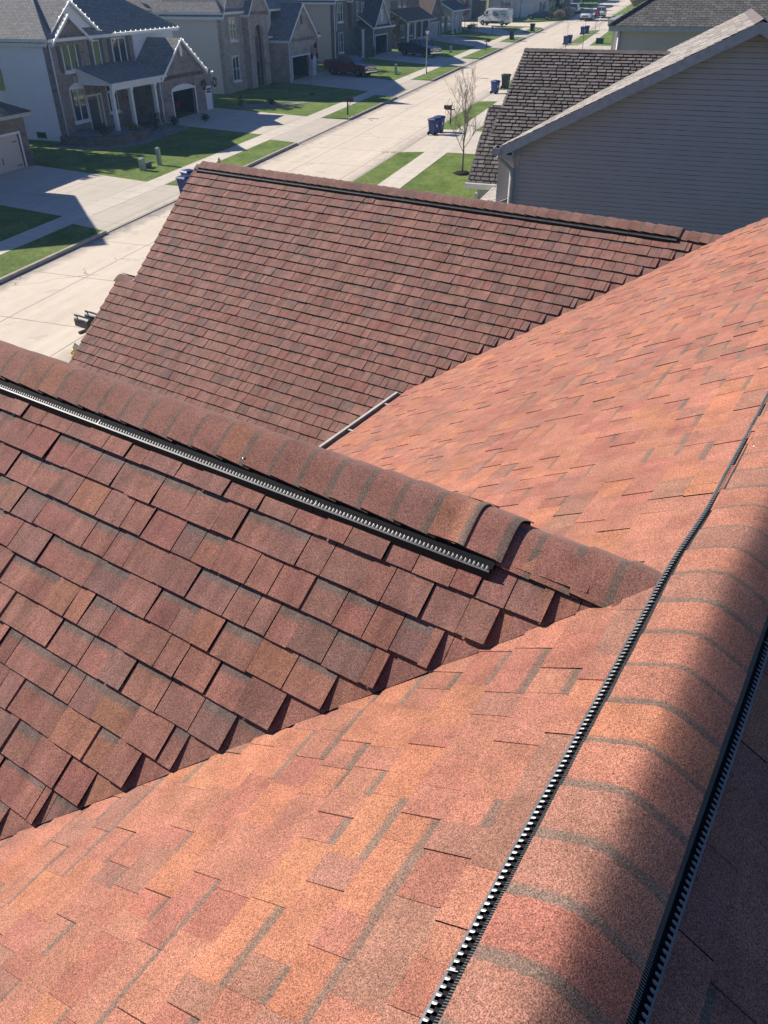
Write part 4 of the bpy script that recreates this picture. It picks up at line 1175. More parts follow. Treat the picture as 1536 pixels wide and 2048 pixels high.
# ---------- beyond the crossing
H7 = HouseB('siding_house', 'cream house beyond the crossing with a white garage door and dark shutters', SM(181.0, 31.5, 0.2), [[M['s_cream'], M['b_tan']], M['r_brown'], M['trim']], hl)
h = H7
h.wblock(0, 14, 0, 10, -.6, 6.0, 0); h.hip(0, 14, 0, 10, 6.1, .7)
gd = MB(); gd.box(-.06, 0, 1.0, 4.2, 0, 2.4); h.part('garage_door', gd, M['trim'])
h.window(5.5, 1.0, 1.3, 1.6, .0, side='l'); h.window(1.2, 3.8, 1.2, 1.5, 0, side='l'); h.window(5.5, 3.8, 1.3, 1.5, 0, side='l')
h.window(2, 1, 1.4, 1.6, 0, shutters=True); h.window(7, 1, 1.4, 1.6, 0, shutters=True); h.door(5, 0, 1, 2.1, 'black')
h.finish()
for i, (u, w, sd, rf, lab) in enumerate(((200.5, 32.0, 's_tan', 'r_dark', 'small far house with tan walls and a dark roof behind the bare trees'), (219, 32.5, 's_grey', 'r_grey', 'small far grey house near the end of the street'),
                                        (240, 33, 's_white', 'r_brown', 'farthest pale house at the end of the street'))):
    h = HouseB('siding_house', lab, SM(u, w, 0.2), [[M[sd], M['b_dark']], M[rf], M['trim']], hl)
    h.wblock(0, 13, 0, 10, -.6, 6, 0); h.hip(0, 13, 0, 10, 6.1, .7); h.wblock(6, 13.5, -2, 0, -.6, 3.2, 1); h.gable(6, 13.5, -2, 3, 3.2, .8, 'y', wmi=1)
    h.window(1.5, .9, 1.5, 1.6, 0); h.window(1.5, 4, 1.4, 1.5, 0); h.window(3, 3.6, 1.5, 1.6, 0, side='l'); h.window(5, .9, 1.5, 1.6, 0, side='l')
    for x in (1, 3, 5): h.column(x, -1.8, 0, 3, .12)
    h.shed(.2, 6, -2, 3.1, 0, 4)
    h.finish()
# ---------- house at the left edge
H0 = HouseB('brick_house', 'house at the left edge of the photo with a tan garage door between stone piers', SM(28.0, 41.5, 0.1), [[M['s_tan'], M['b_red'], M['stone']], M['r_dark'], M['trim_grey']], hl)
h = H0
h.wblock(0, 10.5, 0.12, 11, -.6, 6.3, 0); h.wblock(0, 10.5, 0, .12, -.6, 6.3, 1)
h.gable(-.1, 10.6, 0, 11, 6.2, .7, 'y', oh=.3, wmi=1)
h.garage_front(9.6, 15.25, -2.2, 3.35, 10.9, 14.5, 2.35, 1)
h.wblock(15.05, 15.25, -1.95, 5, -.6, 3.35, 1); h.wblock(9.6, 9.8, -1.95, 1, -.6, 3.35, 1)
h.wblock(14.62, 15.32, -2.3, -2.205, -.6, 1.3, 2); h.wblock(9.9, 10.8, -2.3, -2.205, -.6, 1.3, 2); h.wblock(15.26, 15.34, -2.2, -1.7, -.6, 1.3, 2)
h.hip(9.8, 15.25, -2.2, 5, 3.45, .5, oh=.38)
gd = MB(); gd.box(10.9, 14.5, -2.08, -2.0, 0, 2.35)
for k in range(4): gd.box(10.95, 14.45, -2.095, -2.08, .04 + k * .585, .56 + k * .585)
gd = h.part('garage_door', gd, M['s_tan'])
for a, b in ((13.9, 1.9), (13.9, .55), (12.75, .8)):
    k = MB(); k.box(a, a + .42, -2.115, -2.096, b, b + .05) if a > 13 else k.box(a, a + .05, -2.12, -2.096, b, b + .35)
    h.part('hinge', k, M['black'], gd)
l_ = MB(); l_.box(15.35, 15.5, -2.0, -1.85, 1.9, 2.15); h.part('wall_lantern', l_, M['lamp'])
k = MB(); k.prism([(12.55, 2.5), (12.75, 2.5), (12.82, 2.85), (12.48, 2.85)], 'y', -2.28, -2.2); h.part('keystone', k, M['trim_grey'])
h.finish()

# ================================================================== neighbour on the right
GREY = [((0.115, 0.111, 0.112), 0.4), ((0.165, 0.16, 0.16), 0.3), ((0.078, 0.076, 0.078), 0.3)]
NU, NW = 18.69, 3.44                                                # the corner of its gable wall nearest the street
NB = SP(NU, NW, 0)
NMx = Matrix.Translation((NB.x, NB.y, -10.35)) @ Matrix.Rotation(ROTU, 4, 'Z')
NI = NMx.inverted()
neigh = thing('neighbour_house', 'warm grey sided house next door, its gable wall facing the red roof', 'house', NMx)
def nz(z): return z + 10.35
def npart(name, mb, mats, label=None, parent=None):
    o = mb.build(name, mats, parent or neigh)
    if label: o['label'] = label
    return o
KP = 0.504                                                          # pitch of its main roof
def zf(y): return nz(-3.05) + KP * (3.75 - NW - y)                  # front slope over local y (towards the street is +)
yr = -1.02 - NW                                                     # ridge
GRM = [M['sh_grey'], M['sh_edge'], M['sh_under']]
# lap siding of the gable wall
lap = 0.094
mb = MB(); rng = random.Random(8)
z = nz(-10.2)
while z < zf(yr) + 0.1:
    zt_ = z + lap
    def lim(zq):
        d = max(0.0, (zq - zf(0) + .16) / KP)
        return (0.0 - d, 2 * yr + d)
    a0_, b0_ = lim(z); a1_, b1_ = lim(zt_)
    if a0_ <= b0_ + .05: break
    if a1_ < b1_: a1_ = b1_ = (a1_ + b1_) / 2
    cuts = [0.0]; y = rng.uniform(.6, 3.4)
    while y < a0_ - b0_:
        cuts.append(y); y += rng.uniform(2.2, 3.7)
    cuts.append(a0_ - b0_)
    for i in range(len(cuts) - 1):
        ya, yb = a0_ - cuts[i], a0_ - cuts[i + 1]
        if i: ya -= .005
        yta, ytb = min(ya, a1_), max(yb, b1_)
        o1 = -.013 - rng.uniform(0, .002); o2 = -.001
        if yta <= ytb: continue
        mb.poly([(o1, ya, z), (o1, yb, z), (o2, ytb, zt_ + .004), (o2, yta, zt_ + .004)], 0)
        mb.poly([(o1, yb, z), (o1, ya, z), (.004, ya, z + .001), (.004, yb, z + .001)], 0)
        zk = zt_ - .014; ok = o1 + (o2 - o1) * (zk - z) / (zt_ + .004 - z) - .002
        mb.poly([(ok, ya, zk), (ok, yb, zk), (o2 - .002, ytb, zt_ + .002), (o2 - .002, yta, zt_ + .002)], 2)  # dark strip below the next lap: its shadow line painted in
    z += lap
mb.box(.004, 5.6, 2 * yr, 0, -.6, nz(-3.3), 0)
mb.prism([(0, nz(-3.3)), (0, zf(0) - .16), (yr, zf(yr) - .16), (2 * yr, zf(0) - .16), (2 * yr, nz(-3.3))], 'x', .004, 5.6, 0)
mb.box(-.02, .09, -.09, .02, -.4, zf(0) - .2, 1)
npart('wall', mb, [M['s_neigh'], M['trim_grey'], plain('siding_lap_shade', (.28, .26, .265), .8, var=.4, scale=3)], 'warm grey lap siding gable wall')
# main roof: front slope, sunlight painted in as a paler tint, and rear slope
mb = MB()
cK = math.hypot(1, KP)
x0_, x1_ = -.36, 5.95
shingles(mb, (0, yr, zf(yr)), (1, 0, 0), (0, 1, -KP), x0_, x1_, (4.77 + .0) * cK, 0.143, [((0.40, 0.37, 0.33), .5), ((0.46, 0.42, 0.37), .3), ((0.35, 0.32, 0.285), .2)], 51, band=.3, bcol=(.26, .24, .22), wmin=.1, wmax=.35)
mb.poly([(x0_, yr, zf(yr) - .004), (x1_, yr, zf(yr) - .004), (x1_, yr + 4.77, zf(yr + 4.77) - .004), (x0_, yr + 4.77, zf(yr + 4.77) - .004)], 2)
npart('roof_slope', mb, GRM, 'front slope with grazing sunlight painted into its pale tint')
mb = MB()
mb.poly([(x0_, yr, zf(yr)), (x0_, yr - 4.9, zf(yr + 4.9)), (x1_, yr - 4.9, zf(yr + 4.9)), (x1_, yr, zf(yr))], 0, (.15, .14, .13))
npart('roof_slope', mb, GRM)
mb = MB()
for i in range(43):                                                 # ridge caps
    a = x0_ + i * .146
    if a + .146 > x1_ - .05: break
    pr_ = [(yr - .14, zf(yr) - .14 * KP + .012), (yr, zf(yr) + .03), (yr + .14, zf(yr) - .14 * KP + .012)]
    mb.grid([[(a - .02, p[0], p[1] - .004) for p in pr_], [(a + .146, p[0], p[1] + .008) for p in pr_]], 0, [(.2, .18, .17)] * 2, False)
    mb.poly([(a + .146, p[0], p[1] + .008) for p in pr_] + [(a + .146, yr, zf(yr) - .03)], 1)
npart('ridge_cap', mb, GRM)
# rake boards, soffit return and gutter
mb = MB()
for s in (1, -1):
    def Q(y, dz): return (2 * yr - y if s < 0 else y, zf(y) + dz)
    y1 = NW * 0 + .34
    for xa, xb, d0, d1 in ((-.375, -.355, -.21, -.012), (-.355, .0, -.215, -.195)):
        pts = [Q(yr, d1), Q(y1, d1), Q(y1, d0), Q(yr, d0)]
        mb.prism([(p[0], p[1]) for p in pts], 'x', xa, xb, 0)
yo = .36
mb.box(-.36, .02, .03, .32, zf(.33) - .22, zf(.33) - .14, 0)
mb.box(-.36, .0, .012, .03, zf(.33) - .22, zf(.03) - .21, 0)
npart('rake_board', mb, M['trim_grey'])
mb = MB()
zg_ = zf(.33) - .03
mb.box(-.42, -.395, .30, .46, zg_ - .12, zg_ + .02); mb.box(-.42, 5.9, .445, .46, zg_ - .12, zg_ + .02); mb.box(-.42, 5.9, .3, .445, zg_ - .12, zg_ - .1)
mb.box(-.42, .02, .28, .3, zg_ - .12, zg_ + .0)
npart('gutter', mb, M['trim_grey'])
mb = MB()
mb.tube([(-.1, .38, zg_ - .11), (-.1, .38, zg_ - .22), (-.08, .2, zg_ - .36), (-.07, .06, zg_ - .46), (-.07, .05, zg_ - .62), (-.07, .05, .2)], .052, 8)
npart('downspout', mb, M['trim_grey'])
# upper front gable
def lu(u): return u - NU
def lw(w): return w - NW
gr_u, gr_z, ge_u, ge_z = 22.58, -1.48, 18.75, -3.09
kg = (gr_z - ge_z) / (gr_u - ge_u)
mb = MB()
kk = kg / math.hypot(1, kg)
cg = math.hypot(1, kg)
# plane coordinates: x along local +y measured from the ridge line, s down towards -x; valley with the main slope z = zf(y)
# zf(y) = gr - s*kk  ->  y = yv0 + s * kk / KP
yv0 = (zf(0) - nz(gr_z)) / KP
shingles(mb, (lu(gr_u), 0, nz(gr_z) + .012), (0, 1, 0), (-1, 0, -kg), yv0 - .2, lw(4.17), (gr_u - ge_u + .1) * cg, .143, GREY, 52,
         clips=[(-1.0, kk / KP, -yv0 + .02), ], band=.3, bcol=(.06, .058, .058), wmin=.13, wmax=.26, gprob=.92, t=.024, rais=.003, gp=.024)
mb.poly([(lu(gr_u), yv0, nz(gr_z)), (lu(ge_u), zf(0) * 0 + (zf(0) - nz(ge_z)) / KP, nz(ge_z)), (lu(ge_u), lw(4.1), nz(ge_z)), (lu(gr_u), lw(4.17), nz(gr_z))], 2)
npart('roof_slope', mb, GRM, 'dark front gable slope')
mb = MB()
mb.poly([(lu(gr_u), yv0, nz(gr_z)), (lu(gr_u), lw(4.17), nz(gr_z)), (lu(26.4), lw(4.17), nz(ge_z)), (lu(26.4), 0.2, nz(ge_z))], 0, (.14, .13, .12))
npart('roof_slope', mb, GRM)
mb = MB()
n = int((lw(4.17) - yv0) / .146)
for i in range(n):
    a = lw(4.17) - (i + 1) * .146
    xx = lu(gr_u); pr_ = [(xx - .13, -.13 * kg + .03), (xx, .045), (xx + .13, -.13 * kg + .03)]
    mb.grid([[(p[0], a - .02, nz(gr_z) + p[1] - .003) for p in pr_], [(p[0], a + .146, nz(gr_z) + p[1] + .006) for p in pr_]], 0, [(.13, .12, .115)] * 2, False)
npart('ridge_cap', mb, GRM)
mb = MB()
mb.prism([(lu(ge_u) + .05, -.5), (lu(26.3), -.5), (lu(26.3), nz(ge_z) - .05), (lu(gr_u), nz(gr_z) - .06), (lu(ge_u) + .05, nz(ge_z) - .05)], 'y', .05, lw(3.85), 0)
npart('wall', mb, M['s_neigh'])
# lower garage gable in front of it
er_u, er_z, ee_u, ee_z = 24.55, -2.98, 22.3, -4.66
ke = (er_z - ee_z) / (er_u - ee_u)
ce = math.hypot(1, ke)
mb = MB()
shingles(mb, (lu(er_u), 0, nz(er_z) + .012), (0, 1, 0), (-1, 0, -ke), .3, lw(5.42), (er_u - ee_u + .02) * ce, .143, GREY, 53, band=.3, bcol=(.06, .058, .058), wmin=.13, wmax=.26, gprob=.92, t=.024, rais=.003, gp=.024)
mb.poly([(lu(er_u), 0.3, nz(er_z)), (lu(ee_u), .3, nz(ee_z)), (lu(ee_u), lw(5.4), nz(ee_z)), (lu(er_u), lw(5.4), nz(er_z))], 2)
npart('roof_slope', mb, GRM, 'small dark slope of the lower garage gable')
mb = MB()
mb.poly([(lu(er_u), .3, nz(er_z)), (lu(er_u), lw(5.42), nz(er_z)), (lu(29.2), lw(5.42), nz(ee_z)), (lu(29.2), .3, nz(ee_z))], 0, (.14, .13, .12))
npart('roof_slope', mb, GRM)
mb = MB()
mb.prism([(lu(22.62), -.5), (lu(28.9), -.5), (lu(28.9), nz(ee_z)), (lu(er_u), nz(er_z) - .1), (lu(22.62), nz(ee_z) + .1)], 'y', .3, lw(5.18), 0)
npart('wall', mb, M['s_grey'])
mb = MB()
rng = random.Random(4)
for k in range(34):                                                 # brick quoins at its street corner
    mb.box(lu(22.58) - .0, lu(22.62) + .1, lw(5.14 - (.0 if k % 2 else .1)), lw(5.24), -.4 + k * .17, -.4 + k * .17 + (.155 if k % 2 else .155), k % 2)
npart('corner_brick', mb, [M['black'], M['trim_grey']])
mb = MB()
mb.box(lu(ee_u) - .14, lu(ee_u) + .0, .9, lw(5.44), nz(ee_z) - .12, nz(ee_z) + .015)
mb.box(lu(ee_u) - .0, lu(22.62), .9, lw(5.44), nz(ee_z) - .12, nz(ee_z) - .1)
npart('gutter', mb, M['gutter'])
# porch roof, tinted paler to paint in the sun
mb = MB()
pe_w, pe_z, pt_z = 4.6, -4.72, -4.14
shingles(mb, (0, .02, nz(pt_z)), (1, 0, 0), (0, 1, -.5), .0, lu(22.5), (pe_w - NW) * 1.118, .143, [((0.36, 0.335, 0.31), .5), ((0.41, 0.38, 0.35), .5)], 54, band=.3, bcol=(.26, .24, .22))
mb.poly([(0, .02, nz(pt_z) - .004), (lu(22.5), .02, nz(pt_z) - .004), (lu(22.5), lw(pe_w), nz(pe_z) - .004), (0, lw(pe_w), nz(pe_z) - .004)], 2)
npart('roof_slope', mb, GRM, 'porch roof with sunlight painted into its pale tint')
mb = MB(); mb.box(0, lu(22.5), lw(pe_w) + .0, lw(pe_w) + .035, nz(pe_z) - .1, nz(pe_z) + .03); npart('gutter', mb, M['gutter'])
mb = MB(); mb.box(lu(20.0), lu(20.2), lw(4.3), lw(4.5), 0, nz(pe_z) - .1); npart('porch_column', mb, M['trim'])

# ---------- tan house beyond it
HT_ = HouseB('siding_house', 'tan sided house with a grey hip roof beyond the neighbouring gable wall', SM(39.5, 3.4, 0.1), [[M['s_neigh'], M['s_cream']], M['r_grey'], M['trim_grey']])
h = HT_
ez = -1.62 - (gz(39.5) + .1)
h.wblock(0, 13, -12, 0, -.6, ez - .05, 0); h.hip(0, 13, -12, 0, ez, .62, oh=.38)
h.wblock(6.2, 12.8, 0, .72, -.6, ez - .15, 1); h.trim.box(6.17, 6.27, .66, .75, -.4, ez - .15)
h.trim.box(6.0, 13, 0, 1.05, ez - .2, ez - .01)
h.downspout(-.07, -.07, ez - .2, .1, (-.3, .0))
h.finish()
h = HouseB('siding_house', 'grey house farther along the right side, mostly hidden behind the tan one', SM(66, 1.5, 0.1), [[M['s_grey']], M['r_grey'], M['trim']])
h.wblock(0, 12, -11, 0, -.6, 6.1, 0); h.hip(0, 12, -11, 0, 6.2, .65); h.wblock(7, 12, 0, 2, -.6, 3.2); h.gable(7, 12, -3, 2, 3.2, .7, 'y', wmi=0); h.finish()

# ================================================================== vehicles
def wheelset(root, xs, yh, r, wid, rimc='rim'):
    for x in xs:
        for s in (-1, 1):
            w = MB(); y0 = s * (yh - wid); y1 = s * yh
            w.lathe([(r * .62, y0), (r * .95, y0), (r, y0 + s * wid * .2), (r, y0 + s * wid * .8), (r * .95, y1), (r * .64, y1 - s * .005)], (x, 0, r), 'y', 20)
            o = w.build('wheel', M['tyre'], root)
            k = MB(); k.lathe([(r * .64, y1 - s * .02), (r * .6, y1 - s * .004), (r * .5, y1 - s * .03), (r * .16, y1 - s * .015), (.01, y1 - s * .01)], (x, 0, r), 'y', 20)
            for q in range(6):
                a = q * math.pi / 3
                c, d = math.cos(a), math.sin(a)
                k.hexa([(x + r * .12 * c - .03 * d, y1 - s * .02, r + r * .12 * d + .03 * c), (x + r * .12 * c + .03 * d, y1 - s * .02, r + r * .12 * d - .03 * c), (x + r * .58 * c + .035 * d, y1 - s * .02, r + r * .58 * d - .035 * c), (x + r * .58 * c - .035 * d, y1 - s * .02, r + r * .58 * d + .035 * c)],
                       [(x + r * .12 * c - .03 * d, y1 + s * .004, r + r * .12 * d + .03 * c), (x + r * .12 * c + .03 * d, y1 + s * .004, r + r * .12 * d - .03 * c), (x + r * .58 * c + .035 * d, y1 + s * .004, r + r * .58 * d - .035 * c), (x + r * .58 * c - .035 * d, y1 + s * .004, r + r * .58 * d + .035 * c)])
            k.build('rim', M[rimc], o)
def arch_profile(pts, wheels, r, zb):
    """side outline with wheel arches cut into its lower edge; pts runs over the top from rear to front, x grows forward"""
    out = list(pts)
    for x in sorted(wheels, reverse=True):
        out += [(x + r * math.cos(a), max(zb, .36 + r * math.sin(a))) for a in [math.pi * i / 8 for i in range(9)]]
    return out
def shell(mb, prof, hw, tuck=.06, mi=0):
    """body from a side outline: full width at the waist, rounded in towards sill and shoulder"""
    zs = [p[1] for p in prof]; lo, hi = min(zs), max(zs)
    def yy(z, k): 
        t = (z - lo) / (hi - lo)
        return hw - tuck * (1 - math.sin(math.pi * min(1, max(0, t * .9 + .05)))) * k
    n = len(prof); b = len(mb.v)
    for s in (-1, 1):
        for k, ins in ((1, 0), (1, 0)):
            pass
    L = [(p[0], -yy(p[1], 1), p[1]) for p in prof]; R_ = [(p[0], yy(p[1], 1), p[1]) for p in prof]
    mb.v += L + R_
    mb.f.append(tuple(b + i for i in range(n))); mb.f.append(tuple(b + n + i for i in reversed(range(n))))
    mb.mi += [mi, mi]; mb.t += [(1, 1, 1)] * 2; mb.sm += [False] * 2
    for i in range(n):
        j = (i + 1) % n
        mb.f.append((b + j, b + i, b + n + i, b + n + j)); mb.mi.append(mi); mb.t.append((1, 1, 1)); mb.sm.append(True)
def bevel(o, w=.03, seg=2):
    md = o.modifiers.new('bevel', 'BEVEL'); md.width = w; md.segments = seg; md.limit_method = 'ANGLE'; md.angle_limit = math.radians(35)
def cabin(root, base, top, hwb, hwt, mat, pillars, roof_t=.06):
    """glasshouse: base/top are (x, z) of rear and front; dark glass body under a painted roof with pillars"""
    (xr, zr), (xf, zf_) = base; (tr_, tz), (tf, tz2) = top
    g_ = MB()
    g_.hexa([(xr, -hwb, zr), (xf, -hwb, zf_), (xf, hwb, zf_), (xr, hwb, zr)], [(tr_, -hwt, tz), (tf, -hwt, tz2), (tf, hwt, tz2), (tr_, hwt, tz)])
    g_.build('window', M['glass'], root)
    p = MB()
    p.hexa([(tr_ - .03, -hwt - .015, tz - .02), (tf + .03, -hwt - .015, tz2 - .02), (tf + .03, hwt + .015, tz2 - .02), (tr_ - .03, hwt + .015, tz - .02)],
           [(tr_ + .06, -hwt + .08, tz + roof_t), (tf - .08, -hwt + .08, tz2 + roof_t), (tf - .08, hwt - .08, tz2 + roof_t), (tr_ + .06, hwt - .08, tz + roof_t)])
    for t, w in pillars:
        for s in (-1, 1):
            xb_, xt_ = xr + (xf - xr) * t, tr_ + (tf - tr_) * t; zb_ = zr + (zf_ - zr) * t
            p.hexa([(xb_ - w, s * (hwb + .012), zb_), (xb_ + w, s * (hwb + .012), zb_), (xb_ + w, s * (hwb - .05), zb_), (xb_ - w, s * (hwb - .05), zb_)][::s],
                   [(xt_ - w, s * (hwt + .012), tz), (xt_ + w, s * (hwt + .012), tz), (xt_ + w, s * (hwt - .05), tz), (xt_ - w, s * (hwt - .05), tz)][::s])
    o = p.build('cab_roof', mat, root, fixn=True); bevel(o, .025)
def paint(name, col): 
    m_ = plain(name, col, .3, .5, var=.05, scale=2)
    b = m_.node_tree.nodes['Principled BSDF']; b.inputs['Coat Weight'].default_value = .6; b.inputs['Coat Roughness'].default_value = .08
    return m_
def boxpart(root, name, mat, *bx, bev=0, label=None):
    mb = MB()
    for b in bx: mb.box(*b)
    o = mb.build(name, mat, root)
    if bev: bevel(o, bev)
    if label: o['label'] = label
    return o
def pickup(label, M_, col, pname, L=5.85):
    root = thing('pickup_truck', label, 'pickup truck', M_, 'pickup trucks in the driveways')
    pm = paint(pname, col)
    hw = .98; xr, xf = -L / 2, L / 2
    wx = (-L / 2 + 1.25, L / 2 - 1.05)
    prof = [(xr + .02, .55), (xr, 1.30), (xr + 1.95, 1.32), (xr + 1.97, 1.22), (xf - 1.75, 1.20), (xf - .9, 1.17), (xf - .15, 1.05), (xf - .03, .9), (xf, .5), (xf - .1, .42)]
    body = MB(); shell(body, arch_profile(prof, wx, .47, .42) + [(xr + .1, .45)], hw, .07)
    o = body.build('body', pm, root, fixn=True); bevel(o, .035)
    boxpart(root, 'truck_bed', M['black'], (xr + .1, xr + 1.88, -hw + .12, hw - .12, 1.30, 1.335))
    boxpart(root, 'bed_rail', pm, (xr + .02, xr + 1.95, -hw + .03, -hw + .13, 1.30, 1.40), (xr + .02, xr + 1.95, hw - .13, hw - .03, 1.30, 1.40), (xr, xr + .09, -hw + .05, hw - .05, 1.28, 1.40), bev=.015)
    cabin(root, ((xr + 2.0, 1.18), (xf - 1.45, 1.17)), ((xr + 2.15, 1.80), (xf - 2.25, 1.80)), .90, .74, pm, ((.01, .05), (.48, .05), (.98, .04)))
    boxpart(root, 'chassis', M['black'], (xr + .4, xf - .4, -.75, .75, .32, .6))
    wheelset(root, wx, .97, .40, .27)
    boxpart(root, 'grille', M['chrome'], (xf - .05, xf + .03, -.55, .55, .68, .74), (xf - .05, xf + .03, -.55, .55, .84, .88), (xf - .05, xf + .02, -.55, .55, .96, 1.0))
    boxpart(root, 'bumper', M['chrome'], (xf - .05, xf + .09, -.95, .95, .42, .60), bev=.03)
    boxpart(root, 'bumper', M['chrome'], (xr - .1, xr + .03, -.92, .92, .5, .64), bev=.03)
    for s in (-1, 1):
        boxpart(root, 'headlight', M['lamp'], (xf - .1, xf + .025, s * .58 if s > 0 else -.93, .93 if s > 0 else -.58, .76, 1.0), bev=.02)
        boxpart(root, 'tail_light', M['red_lens'], (xr - .015, xr + .05, s * .83 if s > 0 else -.97, .97 if s > 0 else -.83, .82, 1.24))
        boxpart(root, 'mirror', M['black'], (xf - 1.75, xf - 1.6, s * .98 if s > 0 else -1.2, 1.2 if s > 0 else -.98, 1.2, 1.42), bev=.02)
        boxpart(root, 'running_board', M['chrome'], (xr + 2.1, xf - 1.75, s * .9 if s > 0 else -1.02, 1.02 if s > 0 else -.9, .36, .42))
        for a in (xr + 2.55, xr + 3.35):
            boxpart(root, 'door_handle', M['chrome'], (a, a + .17, s * .965 if s > 0 else -.995, .995 if s > 0 else -.965, 1.02, 1.06))
    return root
def van(label, M_):
    root = thing('work_van', label, 'van', M_)
    pm = paint('white_van_paint', (.68, .7, .74)); L = 6.0; xr, xf = -3.0, 3.0; hw = 1.0; wx = (-1.85, 2.05)
    prof = [(xr, .5), (xr + .03, 2.45), (xr + .15, 2.58), (xr + 3.9, 2.60), (xr + 4.35, 2.42), (xf - .95, 1.50), (xf - .12, 1.22), (xf, .95), (xf, .45)]
    b = MB(); shell(b, arch_profile(prof, wx, .45, .42), hw, .1); o = b.build('body', pm, root, fixn=True); bevel(o, .05)
    wheelset(root, wx, .98, .37, .24, 'steel')
    boxpart(root, 'chassis', M['black'], (xr + .3, xf - .3, -.8, .8, .28, .55))
    boxpart(root, 'lower_trim', M['black'], (xr + 1.7, xf - 1.45, -1.005, -.9, .42, .66), (xr + 1.7, xf - 1.45, .9, 1.005, .42, .66))
    boxpart(root, 'running_board', M['steel'], (xr + 1.9, xf - 1.6, -1.1, -.95, .34, .4))
    for s in (-1, 1):
        g_ = MB(); ya = s * .955
        g_.prism([(xf - 2.0, 1.45), (xf - 1.15, 1.42), (xf - 1.72, 2.18), (xf - 2.0, 2.2)], 'y', ya, ya + s * .03); g_.build('window', M['glass'], root)
        boxpart(root, 'mirror', M['black'], (xf - 1.4, xf - 1.2, s * 1.0 if s > 0 else -1.25, 1.25 if s > 0 else -1.0, 1.45, 1.8), bev=.02)
        boxpart(root, 'tail_light', M['red_lens'], (xr - .01, xr + .06, s * .85 if s > 0 else -.99, .99 if s > 0 else -.85, 1.0, 1.5))
        boxpart(root, 'headlight', M['lamp'], (xf - .35, xf + .01, s * .62 if s > 0 else -.94, .94 if s > 0 else -.62, .95, 1.16), bev=.02)
    g_ = MB(); g_.hexa([(xf - .98, -.8, 1.53), (xf - .9, -.8, 1.53), (xf - .9, .8, 1.53), (xf - .98, .8, 1.53)], [(xf - 1.62, -.72, 2.38), (xf - 1.55, -.72, 2.4), (xf - 1.55, .72, 2.4), (xf - 1.62, .72, 2.38)])
    g_.build('window', M['glass'], root)
    # livery on both sides: teal name bands, blue number block, picture panel
    teal = plain('teal_vinyl', (.03, .16, .22), .4); blue = plain('slate_vinyl', (.10, .13, .2), .4); pale = plain('pale_teal_vinyl', (.25, .42, .48), .4)
    for s in (-1, 1):
        y = s * .985
        def vb(mb, x0, x1, z0, z1, th=.012):
            a, b_ = sorted((y, y + s * th)); mb.box(x0, x1, a, b_, z0, z1)
        t_ = MB(); rr = random.Random(9); x = xr + .35
        while x < xr + 1.75:
            w = rr.uniform(.09, .15); vb(t_, x, x + w, 2.02, 2.02 + rr.choice((.2, .24, .24))); x += w + .03
        x = xr + .45
        while x < xr + 1.3:
            w = rr.uniform(.08, .13); vb(t_, x, x + w, 1.58, 1.58 + rr.choice((.16, .24))); x += w + .03
        t_.build('lettering', teal, root)
        t_ = MB(); x = xr + .4
        while x < xr + 1.5:
            w = rr.uniform(.05, .1); vb(t_, x, x + w, 1.38, 1.47); x += w + .03
        x = xr + 1.0
        while x < xr + 2.4:
            w = rr.uniform(.05, .1); vb(t_, x, x + w, 1.12, 1.21); x += w + .03
        t_.build('lettering', blue, root)
        t_ = MB(); vb(t_, xr + 1.85, xr + 3.2, 1.9, 2.3, .01); t_.build('picture_panel', pale, root)
        t_ = MB(); vb(t_, xr + 1.9, xr + 3.0, 1.4, 1.88, .014); vb(t_, xr + 2.3, xr + 2.9, 1.88, 2.12, .014); t_.build('picture_panel', blue, root)
    ld = MB()
    for yy in (-.35, .1): ld.box(xr + .3, xr + 3.9, yy, yy + .05, 2.86, 2.93)
    for k in range(12): ld.box(xr + .45 + k * .3, xr + .49 + k * .3, -.3, .1, 2.88, 2.91)
    ld.build('ladder', plain('red_ladder', (.33, .09, .09), .5), root)
    rk = MB()
    for x in (xr + .9, xr + 2.2, xr + 3.4):
        rk.box(x, x + .05, -.85, .85, 2.78, 2.83); rk.box(x, x + .05, -.85, -.8, 2.5, 2.8); rk.box(x, x + .05, .8, .85, 2.5, 2.8)
    rk.build('roof_rack', M['steel'], root)
    return root
